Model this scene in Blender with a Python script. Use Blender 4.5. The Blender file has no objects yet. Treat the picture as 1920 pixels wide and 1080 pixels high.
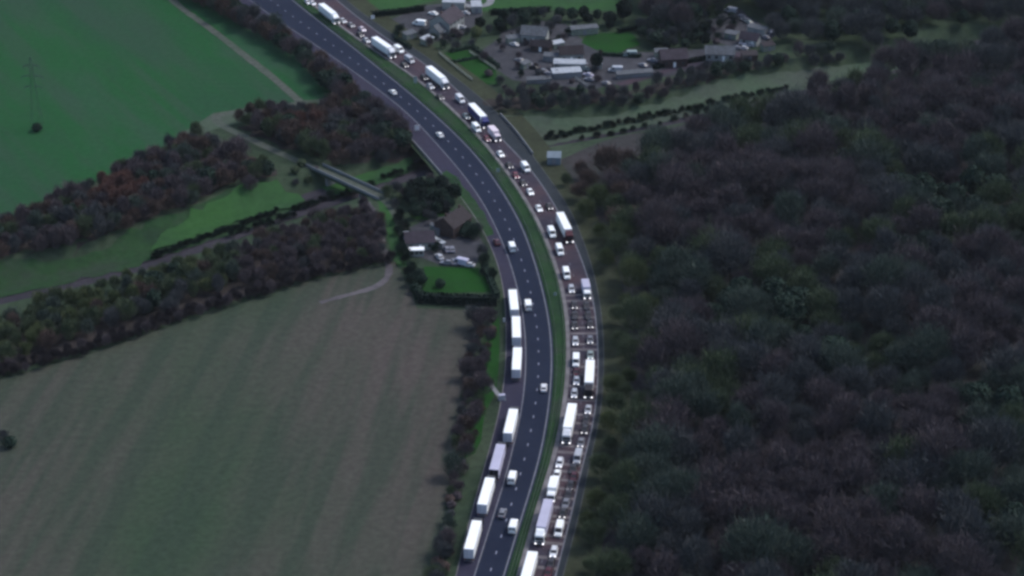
import bpy, bmesh, math, random
import numpy as np
from mathutils import Vector, geometry
random.seed(7)
rng = np.random.default_rng(7)
R = math.radians
sc = bpy.context.scene
C = sc.collection

# ---------------------------------------------------------------- camera
CAM_H, PITCH, FPX = 315.0, R(27.0), 4200.0        # helicopter height, tilt, focal length in 1920 px
cam_d = bpy.data.cameras.new('camera'); cam = bpy.data.objects.new('camera', cam_d); C.objects.link(cam)
cam.location = (0, 0, CAM_H); cam.rotation_euler = (R(90) - PITCH, 0, 0)
cam_d.sensor_width = 36; cam_d.lens = 36 * FPX / 1920; cam_d.clip_start = 5; cam_d.clip_end = 30000
sc.camera = cam

# ---------------------------------------------------------------- light
SUN_EL, SUN_ROT = 50.0, 62.0
w = bpy.data.worlds.new('World'); sc.world = w; w.use_nodes = True
nt = w.node_tree; nt.nodes.clear()
wo = nt.nodes.new('ShaderNodeOutputWorld'); bg = nt.nodes.new('ShaderNodeBackground'); sk = nt.nodes.new('ShaderNodeTexSky')
sk.sky_type = 'NISHITA'; sk.sun_disc = False; sk.sun_elevation = R(SUN_EL); sk.sun_rotation = R(SUN_ROT)
sk.air_density = 1.0; sk.dust_density = 2.5; sk.ozone_density = 1.0
bg.inputs[1].default_value = 0.11
nt.links.new(sk.outputs[0], bg.inputs[0]); nt.links.new(bg.outputs[0], wo.inputs[0])
sd = bpy.data.lights.new('sun', 'SUN'); sd.energy = 1.0; sd.angle = R(14); sd.color = (1.0, 0.96, 0.93)
sun = bpy.data.objects.new('sun', sd); C.objects.link(sun)
sv = Vector((math.sin(R(SUN_ROT)) * math.cos(R(SUN_EL)), math.cos(R(SUN_ROT)) * math.cos(R(SUN_EL)), math.sin(R(SUN_EL))))
sun.rotation_euler = sv.to_track_quat('Z', 'Y').to_euler(); sun.location = (0, 600, 400)
sc.view_settings.view_transform = 'Standard'; sc.view_settings.look = 'None'; sc.view_settings.gamma = 1
sc.view_settings.exposure = 0.95
sc.render.engine = 'CYCLES'
sc.cycles.max_bounces = 5; sc.cycles.diffuse_bounces = 3; sc.cycles.glossy_bounces = 2
sc.cycles.pixel_filter_type = 'GAUSSIAN'; sc.cycles.filter_width = 3.4      # a soft long lens

# ---------------------------------------------------------------- survey: picture pixel (1920 wide) -> ground
cp, sp = math.cos(PITCH), math.sin(PITCH)
def G(px, py, z=0.0):
    u, v = (px - 960) / FPX, (540 - py) / FPX
    rx, ry, rz = u, cp + v * sp, -sp + v * cp
    t = (z - CAM_H) / rz
    return Vector((rx * t, ry * t, z))
def GY(py): return G(960, py).y

RAIL_PX = [(-400, 650), (-150, 588), (0, 550), (155, 520), (233, 500), (272, 488), (361, 459), (480, 414), (560, 387), (650, 359), (720, 335), (800, 308), (900, 285), (985, 268),
           (1093, 253), (1227, 227), (1360, 200), (1493, 165), (1640, 130), (1800, 95), (2000, 60), (2300, 10)]
CUT = 4.5
rail_raw = np.array([G(x, y, -CUT)[:2] for x, y in RAIL_PX])
def dense(P, step=4.0, smooth=0):
    P = np.asarray(P, float); s = np.r_[0, np.cumsum(np.hypot(*np.diff(P, axis=0).T))]
    n = max(2, int(s[-1] / step)); t = np.linspace(0, s[-1], n)
    Q = np.c_[np.interp(t, s, P[:, 0]), np.interp(t, s, P[:, 1])]
    if smooth:
        k = np.exp(-0.5 * (np.arange(-3 * smooth, 3 * smooth + 1) / smooth) ** 2); k /= k.sum()
        for a in (0, 1):
            pad = np.r_[2 * Q[0, a] - Q[3 * smooth:0:-1, a], Q[:, a], 2 * Q[-1, a] - Q[-2:-3 * smooth - 2:-1, a]]
            Q[:, a] = np.convolve(pad, k, 'valid')
    return Q
RAIL = dense(rail_raw, 4.0, 4)
def dist_line(P, L):
    P = np.atleast_2d(P); a = L[:-1]; b = L[1:]; d = b - a; dd = (d ** 2).sum(1)
    out = np.empty(len(P))
    for i0 in range(0, len(P), 4000):
        p = P[i0:i0 + 4000, None, :]
        t = np.clip(((p - a) * d).sum(2) / dd, 0, 1)
        out[i0:i0 + 4000] = np.sqrt(((p - (a + t[..., None] * d)) ** 2).sum(2).min(1))
    return out
def height(P):
    d = dist_line(P, RAIL); t = np.clip((d - 7.2) / 9.0, 0, 1)
    return -CUT * (1 - t * t * (3 - 2 * t))
def H(x, y): return float(height(np.array([[x, y]]))[0])

# road edge lines measured in the picture, x as a function of y
LINES = {
 'A': [(250, -150), (400, -30), (455, 15), (505, 50), (555, 85), (605, 122), (652, 158), (700, 197), (745, 235), (782, 271), (813, 309), (850, 350), (885, 395), (915, 445), (938, 500), (949, 560), (951, 620), (951, 680), (945, 740), (932, 800), (915, 860), (895, 930), (876, 1000), (858, 1078), (835, 1170), (775, 1400)],
 'B': [(300, -150), (440, -20), (500, 24), (550, 57), (597, 88), (645, 122), (692, 155), (740, 192), (773, 220), (808, 258), (863, 320), (900, 370), (922, 410), (942, 453), (955, 487), (972, 545), (982, 595), (987, 653), (986, 700), (982, 747), (973, 797), (962, 838), (948, 899), (927, 960), (909, 1020), (890, 1078), (858, 1180), (785, 1400)],
 'C': [(380, -150), (500, -40), (547, 0), (607, 48), (668, 94), (700, 121), (750, 160), (785, 190), (833, 232), (882, 280), (914, 318), (942, 360), (973, 412), (988, 448), (1003, 493), (1015, 535), (1027, 587), (1033, 630), (1035, 670), (1034, 713), (1029, 763), (1021, 815), (1013, 855), (998, 908), (979, 966), (962, 1022), (945, 1080), (912, 1180), (838, 1400)],
 'D': [(420, -150), (545, -30), (588, 8), (628, 40), (667, 68), (708, 98), (767, 135), (803, 163), (830, 187), (871, 224), (902, 257), (931, 292), (955, 324), (977, 358), (1003, 398), (1018, 428), (1032, 463), (1045, 498), (1055, 530), (1061, 562), (1067, 603), (1069, 650), (1068, 697), (1064, 742), (1057, 785), (1049, 832), (1036, 879), (1019, 930), (1004, 975), (992, 1027), (976, 1078), (948, 1180), (880, 1400)],
 'E': [(460, -150), (590, -35), (642, 10), (690, 48), (740, 83), (785, 112), (840, 152), (885, 197), (933, 254), (982, 302), (1022, 353), (1043, 393), (1064, 425), (1080, 460), (1093, 493), (1104, 525), (1112, 558), (1118, 600), (1121, 640), (1122, 700), (1119, 750), (1114, 790), (1106, 825), (1093, 865), (1082, 918), (1067, 983), (1052, 1038), (1043, 1080), (1013, 1180), (940, 1400)],
 'F': [(480, -150), (608, -35), (662, 13), (712, 50), (762, 82), (803, 110), (852, 145), (900, 183), (935, 215), (965, 248), (1003, 300), (1032, 340), (1058, 375), (1076, 410), (1093, 452), (1109, 500), (1120, 545), (1128, 600), (1131, 650), (1131, 700), (1128, 750), (1120, 805), (1105, 860), (1094, 920), (1080, 985), (1064, 1040), (1055, 1080), (1026, 1180), (955, 1400)],
}
YS = np.arange(GY(1400), GY(-150), 2.0)
def line_fn(pts):
    P = np.array([G(x, y)[:2] for x, y in pts]); P = P[np.argsort(P[:, 1])]
    X = np.interp(YS, P[:, 1], P[:, 0])
    k = np.exp(-0.5 * (np.arange(-15, 16) / 5.0) ** 2); k /= k.sum()
    pad = np.r_[2 * X[0] - X[15:0:-1], X, 2 * X[-1] - X[-2:-17:-1]]
    return np.convolve(pad, k, 'valid')
LX = {k: line_fn(v) for k, v in LINES.items()}
SL = {k: np.gradient(v, YS) for k, v in LX.items()}
def off(k, d):                                  # a line moved sideways by d metres
    return LX[k] + d * np.sqrt(1 + SL[k] ** 2)
def lx(k, y): return float(np.interp(y, YS, LX[k]))

# ---------------------------------------------------------------- materials
M = {}
def mat(name, col, rough=0.8, var=0.25, scale=1.0, col2=None, metal=0.0, emit=0.0, detail=4.0, bump=0.0, spec=0.3, thr=(0.35, 0.65)):
    m = bpy.data.materials.new(name); m.use_nodes = True; n = m.node_tree; b = n.nodes['Principled BSDF']
    b.inputs['Roughness'].default_value = rough; b.inputs['Metallic'].default_value = metal
    b.inputs['Specular IOR Level'].default_value = spec
    tc = n.nodes.new('ShaderNodeTexCoord')
    nz = n.nodes.new('ShaderNodeTexNoise'); nz.inputs['Scale'].default_value = scale; nz.inputs['Detail'].default_value = detail
    n.links.new(tc.outputs['Object'], nz.inputs['Vector'])
    cr = n.nodes.new('ShaderNodeValToRGB')
    c2 = col2 if col2 else tuple(c * (1 + var) for c in col); c1 = col if col2 else tuple(c * (1 - var) for c in col)
    cr.color_ramp.elements[0].position = thr[0]; cr.color_ramp.elements[1].position = thr[1]
    cr.color_ramp.elements[0].color = (*c1, 1); cr.color_ramp.elements[1].color = (*c2, 1)
    n.links.new(nz.outputs['Fac'], cr.inputs['Fac']); n.links.new(cr.outputs['Color'], b.inputs['Base Color'])
    if bump:
        bp = n.nodes.new('ShaderNodeBump'); bp.inputs['Strength'].default_value = bump; bp.inputs['Distance'].default_value = 0.2
        n.links.new(nz.outputs['Fac'], bp.inputs['Height']); n.links.new(bp.outputs['Normal'], b.inputs['Normal'])
    if emit:
        b.inputs['Emission Color'].default_value = (*col, 1); b.inputs['Emission Strength'].default_value = emit
    M[name] = m; return m

def field_mat(name, stops, direction=None, stripe=0.0, period=12.0, scale=0.012, c_stripe=None, fine=0.18, rough=0.95, rut=None):
    """soft large patches between three soil or grass colours, tractor stripes along a direction, fine mottling"""
    m = bpy.data.materials.new(name); m.use_nodes = True; n = m.node_tree; L = n.links; b = n.nodes['Principled BSDF']
    b.inputs['Roughness'].default_value = rough; b.inputs['Specular IOR Level'].default_value = 0.04
    tc = n.nodes.new('ShaderNodeTexCoord')
    nz = n.nodes.new('ShaderNodeTexNoise'); nz.inputs['Scale'].default_value = scale; nz.inputs['Detail'].default_value = 5; nz.inputs['Roughness'].default_value = 0.55
    mp0 = n.nodes.new('ShaderNodeMapping')
    if direction is not None:
        a = math.atan2(direction[0], direction[1]); mp0.inputs['Rotation'].default_value = (0, 0, a)
    mq = n.nodes.new('ShaderNodeMapping')
    if direction is not None: mq.inputs['Scale'].default_value = (1.0, 0.38, 1)
    L.new(tc.outputs['Object'], mp0.inputs['Vector']); L.new(mp0.outputs[0], mq.inputs['Vector']); L.new(mq.outputs[0], nz.inputs['Vector'])
    cr = n.nodes.new('ShaderNodeValToRGB'); e = cr.color_ramp.elements
    e[0].position, e[0].color = 0.36, (*stops[0], 1); e[1].position, e[1].color = 0.64, (*stops[-1], 1)
    if len(stops) == 3: x = e.new(0.5); x.color = (*stops[1], 1)
    L.new(nz.outputs['Fac'], cr.inputs['Fac']); last = cr.outputs['Color']
    if stripe:
        wv = n.nodes.new('ShaderNodeTexNoise'); wv.inputs['Scale'].default_value = 1.0 / period; wv.inputs['Detail'].default_value = 3
        mp = n.nodes.new('ShaderNodeMapping'); mp.inputs['Rotation'].default_value = (0, 0, math.atan2(direction[0], direction[1]))
        ms = n.nodes.new('ShaderNodeMapping'); ms.inputs['Scale'].default_value = (1, 0.06, 1)
        L.new(tc.outputs['Object'], mp.inputs['Vector']); L.new(mp.outputs[0], ms.inputs['Vector']); L.new(ms.outputs[0], wv.inputs['Vector'])
        r2 = n.nodes.new('ShaderNodeValToRGB'); r2.color_ramp.elements[0].position = 0.46; r2.color_ramp.elements[1].position = 0.60
        r2.color_ramp.elements[1].color = (stripe, stripe, stripe, 1)
        mx = n.nodes.new('ShaderNodeMix'); mx.data_type = 'RGBA'; mx.inputs['B'].default_value = (*c_stripe, 1)
        L.new(wv.outputs['Fac'], r2.inputs['Fac']); L.new(r2.outputs['Color'], mx.inputs['Factor']); L.new(last, mx.inputs['A']); last = mx.outputs['Result']
    f = n.nodes.new('ShaderNodeTexNoise'); f.inputs['Scale'].default_value = 0.45; f.inputs['Detail'].default_value = 6; f.inputs['Roughness'].default_value = 0.7
    L.new(tc.outputs['Object'], f.inputs['Vector'])
    mr = n.nodes.new('ShaderNodeMapRange'); mr.inputs['From Min'].default_value = 0.3; mr.inputs['From Max'].default_value = 0.7
    mr.inputs['To Min'].default_value = 1 - fine; mr.inputs['To Max'].default_value = 1 + fine
    L.new(f.outputs['Fac'], mr.inputs['Value'])
    vm = n.nodes.new('ShaderNodeVectorMath'); vm.operation = 'SCALE'; L.new(last, vm.inputs[0]); L.new(mr.outputs[0], vm.inputs['Scale'])
    L.new(vm.outputs[0], b.inputs['Base Color'])
    M[name] = m; return m

sdir = (G(722, 630) - G(590, 969)).normalized()
gdir = (G(560, 190) - G(330, 10)).normalized()
field_mat('rough_grass', [(0.0220, 0.0340, 0.0240), (0.0300, 0.0480, 0.0300), (0.0420, 0.0600, 0.0400)], scale=0.03, fine=0.3)
field_mat('green_crop', [(0.019, 0.056, 0.031), (0.014, 0.068, 0.024), (0.028, 0.064, 0.042)], gdir, 0.5, 9, 0.016, (0.028, 0.056, 0.038), fine=0.16)
field_mat('stubble', [(0.0294, 0.0520, 0.0316), (0.0480, 0.0540, 0.0437), (0.0627, 0.0560, 0.0530)], sdir, 0.6, 6.5, 0.012, (0.028, 0.044, 0.032), fine=0.22)
field_mat('pasture', [(0.0250, 0.0569, 0.0291), (0.0258, 0.0695, 0.0257), (0.0282, 0.0800, 0.0257)], scale=0.03, fine=0.18)
field_mat('cutting_grass', [(0.0374, 0.0701, 0.0430), (0.0542, 0.0808, 0.0561), (0.0542, 0.0680, 0.0580)], scale=0.03, fine=0.18)
field_mat('track_grass', [(0.0562, 0.0750, 0.0600), (0.0750, 0.0825, 0.0750)], scale=0.05, fine=0.25)
field_mat('lawn', [(0.0117, 0.0390, 0.0120), (0.0117, 0.0544, 0.0109)], scale=0.05, fine=0.12)
field_mat('bare_earth', [(0.0680, 0.0640, 0.0736), (0.1000, 0.0944, 0.1040)], scale=0.05, fine=0.22)
field_mat('yard', [(0.0374, 0.0394, 0.0486), (0.0562, 0.0581, 0.0673)], scale=0.07, fine=0.3)
field_mat('leaf_litter', [(0.032, 0.036, 0.036), (0.044, 0.040, 0.044)], scale=0.05, fine=0.3)
field_mat('median_grass', [(0.0172, 0.0374, 0.0211), (0.0198, 0.0504, 0.0211), (0.0277, 0.0446, 0.0304)], scale=0.06, fine=0.2)
field_mat('asphalt', [(0.0124, 0.0172, 0.0345), (0.0154, 0.0209, 0.0406)], scale=0.05, fine=0.10, rough=0.7)
field_mat('worn_asphalt', [(0.032, 0.031, 0.048), (0.046, 0.038, 0.052), (0.062, 0.042, 0.052)], scale=0.05, fine=0.16, rough=0.8)
field_mat('shoulder_asphalt', [(0.0279, 0.0279, 0.0496), (0.0362, 0.0348, 0.0564)], scale=0.05, fine=0.14, rough=0.8)
field_mat('ballast', [(0.0285, 0.0274, 0.0361), (0.0418, 0.0392, 0.0488)], scale=0.06, fine=0.25)
mat('white_line', (0.13, 0.14, 0.17), 0.7, 0.2, 0.6)
mat('dash_paint', (0.22, 0.24, 0.32), 0.7, 0.15, 0.6)
mat('kerb_dust', (0.13, 0.125, 0.135), 0.9, 0.25, 0.3)
mat('kerb_dim', (0.06, 0.065, 0.07), 0.9, 0.25, 0.3)
mat('rail_steel', (0.03, 0.03, 0.04), 0.45, 0.2, 1, metal=0.6)
mat('white_paint', (0.84, 0.87, 0.88), 0.35, 0.03, 0.4, spec=0.4)
mat('dirty_white', (0.62, 0.64, 0.68), 0.5, 0.10, 0.5)
mat('lavender_grey', (0.40, 0.40, 0.52), 0.6, 0.06, 0.3)
mat('trailer_door', (0.50, 0.50, 0.56), 0.6, 0.08, 0.6)
mat('mid_grey', (0.17, 0.18, 0.22), 0.4, 0.08, 0.6)
mat('silver', (0.42, 0.44, 0.48), 0.35, 0.05, 0.6, metal=0.2)
mat('grey_paint', (0.16, 0.17, 0.20), 0.4, 0.08, 0.6)
mat('dark_paint', (0.020, 0.018, 0.024), 0.35, 0.1, 0.6, spec=0.5)
mat('maroon_paint', (0.060, 0.012, 0.022), 0.35, 0.1, 0.6)
mat('red_paint', (0.16, 0.03, 0.05), 0.35, 0.1, 0.6)
mat('blue_paint', (0.012, 0.02, 0.13), 0.5, 0.12, 0.5)
mat('pale_green_paint', (0.24, 0.30, 0.30), 0.4, 0.08, 0.5)
mat('pink_white', (0.66, 0.58, 0.64), 0.45, 0.06, 0.5)
mat('glass', (0.010, 0.012, 0.018), 0.4, 0.05, 1, spec=0.5)
mat('rubber', (0.010, 0.010, 0.012), 0.8, 0.1, 2)
mat('wheel_rim', (0.2, 0.2, 0.22), 0.4, 0.1, 3, metal=0.5)
mat('chassis_black', (0.015, 0.015, 0.018), 0.6, 0.1, 2)
mat('tail_lamp', (0.25, 0.01, 0.01), 0.3, 0.1, 2)
mat('head_lamp', (0.35, 0.36, 0.38), 0.6, 0.05, 2)
mat('head_lamp_lit', (1.0, 0.97, 1.0), 0.2, 0.0, 2, emit=1.5)
mat('galvanised', (0.10, 0.12, 0.125), 0.5, 0.15, 0.5, metal=0.3)
mat('pylon_steel', (0.035, 0.06, 0.055), 0.6, 0.1, 0.5)
mat('concrete', (0.16, 0.17, 0.185), 0.9, 0.15, 0.3)
mat('pale_concrete', (0.15, 0.17, 0.185), 0.9, 0.12, 0.3)
mat('hut_blue_grey', (0.13, 0.17, 0.21), 0.8, 0.1, 0.5)
mat('roof_purple', (0.030, 0.024, 0.036), 0.8, 0.3, 0.8)
mat('roof_brown', (0.016, 0.012, 0.017), 0.8, 0.3, 0.8)
mat('roof_grey', (0.075, 0.085, 0.10), 0.8, 0.25, 0.8)
mat('roof_pale', (0.30, 0.33, 0.37), 0.7, 0.12, 0.8)
mat('wall_brick', (0.055, 0.038, 0.036), 0.9, 0.2, 0.6)
mat('wall_render', (0.24, 0.26, 0.26), 0.9, 0.1, 0.5)
mat('timber_pale', (0.16, 0.19, 0.16), 0.9, 0.2, 0.8)
mat('bark', (0.035, 0.032, 0.030), 0.95, 0.25, 1.5)
mat('bark_pale', (0.10, 0.10, 0.11), 0.95, 0.25, 1.5)
# foliage kinds: (dark, light)
FOL = {
 'grey_green': ((0.0464, 0.0630, 0.0541), (0.0646, 0.0882, 0.0733)),
 'slate': ((0.0510, 0.0558, 0.0622), (0.0711, 0.0774, 0.0829)),
 'purple_brown': ((0.0655, 0.0551, 0.0628), (0.0894, 0.0734, 0.0831)),
 'olive': ((0.0512, 0.0700, 0.0413), (0.0706, 0.0972, 0.0551)),
 'dark_green': ((0.0149, 0.0288, 0.0227), (0.0215, 0.0396, 0.0297)),
 'rust': ((0.0945, 0.0540, 0.0486), (0.1260, 0.0702, 0.0594)),
 'yellow_olive': ((0.0617, 0.0797, 0.0382), (0.0829, 0.1050, 0.0490)),
 'black_green': ((0.0050, 0.0108, 0.0105), (0.0083, 0.0171, 0.0148)),
 'russet': ((0.0702, 0.0522, 0.0486), (0.0954, 0.0684, 0.0612)),
 'dusk': ((0.0248, 0.0216, 0.0262), (0.0364, 0.0306, 0.0367)),
}
for k, (a, b_) in FOL.items():
    mat('leaf_' + k, a, 0.9, 0.2, 0.9, col2=b_, detail=3, spec=0.1)

# ---------------------------------------------------------------- helpers
class MB:
    def __init__(s): s.v = []; s.f = []; s.m = []
    def add(s, vs, fs, mi=0):
        o = len(s.v); s.v += [tuple(v) for v in vs]; s.f += [tuple(i + o for i in f) for f in fs]; s.m += [mi] * len(fs); return s
    def box(s, x0, x1, y0, y1, z0, z1, mi=0, bev=0.0, taper=0.0):
        b = bev
        if b <= 0:
            vs = [(x0, y0, z0), (x1, y0, z0), (x1, y1, z0), (x0, y1, z0), (x0 + taper, y0 + taper, z1), (x1 - taper, y0 + taper, z1), (x1 - taper, y1 - taper, z1), (x0 + taper, y1 - taper, z1)]
            return s.add(vs, [(3, 2, 1, 0), (4, 5, 6, 7), (0, 1, 5, 4), (1, 2, 6, 5), (2, 3, 7, 6), (3, 0, 4, 7)], mi)
        def ring(z, i):
            return [(x0 + i + b, y0 + i, z), (x1 - i - b, y0 + i, z), (x1 - i, y0 + i + b, z), (x1 - i, y1 - i - b, z), (x1 - i - b, y1 - i, z), (x0 + i + b, y1 - i, z), (x0 + i, y1 - i - b, z), (x0 + i, y0 + i + b, z)]
        return s.loft([ring(z0, 0), ring(z1 - b, taper), ring(z1, b + taper)], mi)
    def loft(s, rings, mi=0):
        n = len(rings[0]); vs = [p for r in rings for p in r]; fs = []
        for k in range(len(rings) - 1):
            for i in range(n):
                j = (i + 1) % n; fs.append((k * n + i, k * n + j, (k + 1) * n + j, (k + 1) * n + i))
        fs.append(tuple(range(n - 1, -1, -1))); fs.append(tuple((len(rings) - 1) * n + i for i in range(n)))
        return s.add(vs, fs, mi)
    def tube(s, p, q, r0, r1, n=6, mi=0):
        p, q = Vector(p), Vector(q); d = (q - p).normalized(); a = d.orthogonal().normalized(); b = d.cross(a)
        return s.loft([[tuple(c + (a * math.cos(t) + b * math.sin(t)) * r) for t in [2 * math.pi * i / n for i in range(n)]] for c, r in ((p, r0), (q, r1))], mi)
    def prism(s, prof, x0, x1, mi=0):           # (y, z) outline swept across x
        n = len(prof)
        vs = [(x0, y, z) for y, z in prof] + [(x1, y, z) for y, z in prof]
        fs = [tuple(range(n)), tuple(range(2 * n - 1, n - 1, -1))] + [(i, i + n, (i + 1) % n + n, (i + 1) % n) for i in range(n)]
        return s.add(vs, fs, mi)
    def build(s, name, mats, parent=None, fix=True):
        me = bpy.data.meshes.new(name); me.from_pydata(s.v, [], s.f)
        for m in (mats if isinstance(mats, (list, tuple)) else [mats]): me.materials.append(M[m])
        me.polygons.foreach_set('material_index', s.m)
        if fix:
            bm = bmesh.new(); bm.from_mesh(me); bmesh.ops.recalc_face_normals(bm, faces=bm.faces); bm.to_mesh(me); bm.free()
        o = bpy.data.objects.new(name, me); C.objects.link(o); o.parent = parent
        return o
def tag(o, label=None, cat=None, group=None, kind=None):
    if label and len(label.split()) > 16: label = label.replace(' level with ', ' near ')
    if label and len(label.split()) > 16: label = label.replace(' near the ', ' near ')
    if label and len(label.split()) > 16: print('LONG', label)
    for k, v in (('label', label), ('category', cat), ('group', group), ('kind', kind)):
        if v: o[k] = v
    return o
def empty(name, loc=(0, 0, 0), rz=0):
    o = bpy.data.objects.new(name, None); C.objects.link(o); o.location = loc; o.rotation_euler = (0, 0, rz); o.empty_display_size = 0.5; return o
def copy_tree(o, parent=None):
    c = o.copy(); C.objects.link(c); c.parent = parent
    for k in ('label', 'group', 'category', 'kind'):
        if parent is None and k in c: del c[k]
    for ch in list(o.children): copy_tree(ch, c)
    return c
def quick_mesh(name, V, F, mats, mi=None):
    """V (n,3), F (m,4) numpy -> mesh datablock"""
    me = bpy.data.meshes.new(name); n, m = len(V), len(F); k = F.shape[1]
    me.vertices.add(n); me.vertices.foreach_set('co', np.asarray(V, np.float32).ravel())
    me.loops.add(m * k); me.loops.foreach_set('vertex_index', np.asarray(F, np.int32).ravel())
    me.polygons.add(m); me.polygons.foreach_set('loop_start', np.arange(0, m * k, k, dtype=np.int32))
    for q in mats: me.materials.append(M[q])
    if mi is not None: me.polygons.foreach_set('material_index', np.asarray(mi, np.int32))
    me.update(calc_edges=True)
    if name == 'ground' or name.startswith('railway'): me.shade_smooth()
    return me
def struct(o): o['kind'] = 'structure'; return o

# ---------------------------------------------------------------- the ground: one sheet to the horizon, with the railway cutting sunk in it
gx = np.r_[-9000, -4000, -1800, -900, -450, -300, np.arange(-260, 261, 2.0), 300, 450, 900, 1800, 4000, 9000]
gy = np.r_[-6000, -2000, -400, 150, np.arange(330, 1001, 2.0), 1100, 1500, 2500, 5000, 12000, 25000]
XX, YY = np.meshgrid(gx, gy); PV = np.c_[XX.ravel(), YY.ravel()]
hz = np.zeros(len(PV)); near = (np.abs(PV[:, 0]) <= 460) & (PV[:, 1] > 320) & (PV[:, 1] < 1101)
hz[near] = height(PV[near])
nx, ny = len(gx), len(gy)
ii, jj = np.meshgrid(np.arange(nx - 1), np.arange(ny - 1)); q = (jj * nx + ii).ravel()
me = quick_mesh('ground', np.c_[PV, hz], np.c_[q, q + 1, q + nx + 1, q + nx], ['rough_grass'])
struct_g = bpy.data.objects.new('ground', me); C.objects.link(struct_g); struct(struct_g)

def smooth_poly(P, step=5.0, wob=0.0):
    out = []
    n = len(P)
    for i in range(n):
        a, b = P[i], P[(i + 1) % n]; d = b - a; L = float(np.hypot(*d)); k = max(1, int(L / step))
        nrm = np.array([-d[1], d[0]]) / max(L, 1e-6)
        for j in range(k):
            t = j / k; out.append(a + d * t + nrm * (rng.normal() * wob if j else 0))
    return np.array(out)
def inside(P, poly):
    x, y = P[:, 0], P[:, 1]; c = np.zeros(len(P), bool); n = len(poly)
    for i in range(n):
        x1, y1 = poly[i]; x2, y2 = poly[(i + 1) % n]
        if y1 == y2: continue
        t = ((y1 > y) != (y2 > y)) & (x < (x2 - x1) * (y - y1) / (y2 - y1) + x1); c ^= t
    return c
def px_poly(pts): return np.array([G(x, y)[:2] for x, y in pts])
def sheet(name, pts, material, zoff, wob=0.5, step=6.0, kind='structure', world=False):
    base = np.asarray(pts, float) if world else px_poly(pts)
    B = smooth_poly(base, step, wob)
    x0, y0 = B.min(0); x1, y1 = B.max(0); g = np.stack(np.meshgrid(np.arange(x0, x1, step * 1.3), np.arange(y0, y1, step * 1.3)), -1).reshape(-1, 2)
    cell = inside(g, B); g = g[cell]
    if len(g): g = g[dist_line(g, np.vstack([B, B[:1]])) > step * 0.45]
    V = [Vector(p) for p in np.vstack([B, g])] if len(g) else [Vector(p) for p in B]
    n = len(B); r = geometry.delaunay_2d_cdt(V, [(i, (i + 1) % n) for i in range(n)], [], 1, 1e-4)
    P = np.array([tuple(v) for v in r[0]]); z = height(P) + zoff
    me = bpy.data.meshes.new(name); me.from_pydata([(a[0], a[1], c) for a, c in zip(P, z)], [], [tuple(f) for f in r[2]])
    me.materials.append(M[material]); o = bpy.data.objects.new(name, me); C.objects.link(o)
    bm = bmesh.new(); bm.from_mesh(me)
    for f in bm.faces:
        if f.normal.z < 0: f.normal_flip()
    bm.to_mesh(me); bm.free(); me.shade_smooth()
    o['kind'] = kind; return o
def strip_world(name, L, width, material, zoff, follow=True, wob=0.0):
    """ribbon along a world polyline"""
    T = np.gradient(L, axis=0); T /= np.hypot(*T.T)[:, None]; N = np.c_[-T[:, 1], T[:, 0]]
    wd = width / 2 * (1 + rng.normal(size=len(L)) * wob)
    k = 5; rows = []
    for i in range(k): rows.append(L + N * (wd * (i / (k - 1) * 2 - 1))[:, None])
    P = np.stack(rows, 1).reshape(-1, 2); z = (height(P) if follow else 0) + zoff
    n = len(L); a = (np.arange(n - 1)[:, None] * k + np.arange(k - 1)[None]).ravel()
    me = quick_mesh(name, np.c_[P, np.broadcast_to(z, len(P))], np.c_[a, a + k, a + k + 1, a + 1][:, ::-1], [material])
    o = bpy.data.objects.new(name, me); C.objects.link(o); return struct(o)
def pxline(pts, step=3.0, smooth=2, z=0): return dense(np.array([G(x, y, z)[:2] for x, y in pts]), step, smooth)

# fields, grass and yards (all flat sheets lying on the ground, cut to their real outlines)
sheet('green_field', [(-200, -110), (330, -110), (425, -4), (470, 38), (540, 85), (600, 130), (650, 178), (660, 205), (570, 208), (480, 212), (400, 226), (330, 262), (230, 312), (120, 372), (0, 418), (-200, 480)], 'green_crop', 0.03, 0.8)
sheet('field_margin', [(330, 262), (400, 212), (470, 200), (560, 188), (650, 178), (668, 208), (590, 222), (480, 228), (410, 240)], 'cutting_grass', 0.055, 1.2)
sheet('stubble_field', [(-250, 790), (-80, 740), (0, 712), (110, 680), (200, 652), (400, 582), (520, 545), (600, 523), (742, 490), (770, 540), (782, 578), (905, 582), (893, 650), (885, 700), (862, 800), (845, 900), (835, 1000), (825, 1100), (805, 1300), (-250, 1300)], 'stubble', 0.03, 0.5)
sheet('pasture', [(-150, 520), (0, 487), (100, 475), (190, 455), (290, 412), (380, 382), (440, 352), (520, 335), (560, 352), (575, 365), (480, 402), (360, 440), (240, 480), (120, 510), (0, 535), (-150, 570)], 'median_grass', 0.30, 0.8, 3)
sheet('pasture', [(300, 425), (380, 390), (440, 358), (520, 338), (560, 346), (572, 358), (480, 390), (400, 412), (330, 438), (280, 452)], 'pasture', 0.85, 1.6, 3)
sheet('rail_meadow', [(600, 330), (680, 305), (770, 276), (785, 292), (700, 328), (640, 345)], 'pasture', 0.30, 0.6, 3)
sheet('rail_bank_grass', [(945, 218), (1050, 212), (1150, 200), (1250, 176), (1350, 148), (1450, 128), (1600, 102), (1700, 86), (1700, 108), (1600, 130), (1450, 160), (1330, 190), (1227, 214), (1090, 240), (990, 258), (960, 245)], 'cutting_grass', 0.28, 0.6, 3)
sheet('lane_verge', [(700, 365), (728, 372), (750, 420), (762, 470), (765, 500), (745, 500), (735, 480), (725, 430)], 'pasture', 0.03, 0.4)
sheet('lawn', [(795, 500), (905, 503), (925, 548), (790, 548)], 'lawn', 0.05, 0.3)
sheet('back_lawn', [(770, 395), (850, 392), (855, 400), (800, 412), (772, 410)], 'lawn', 0.05, 0.3)
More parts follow.
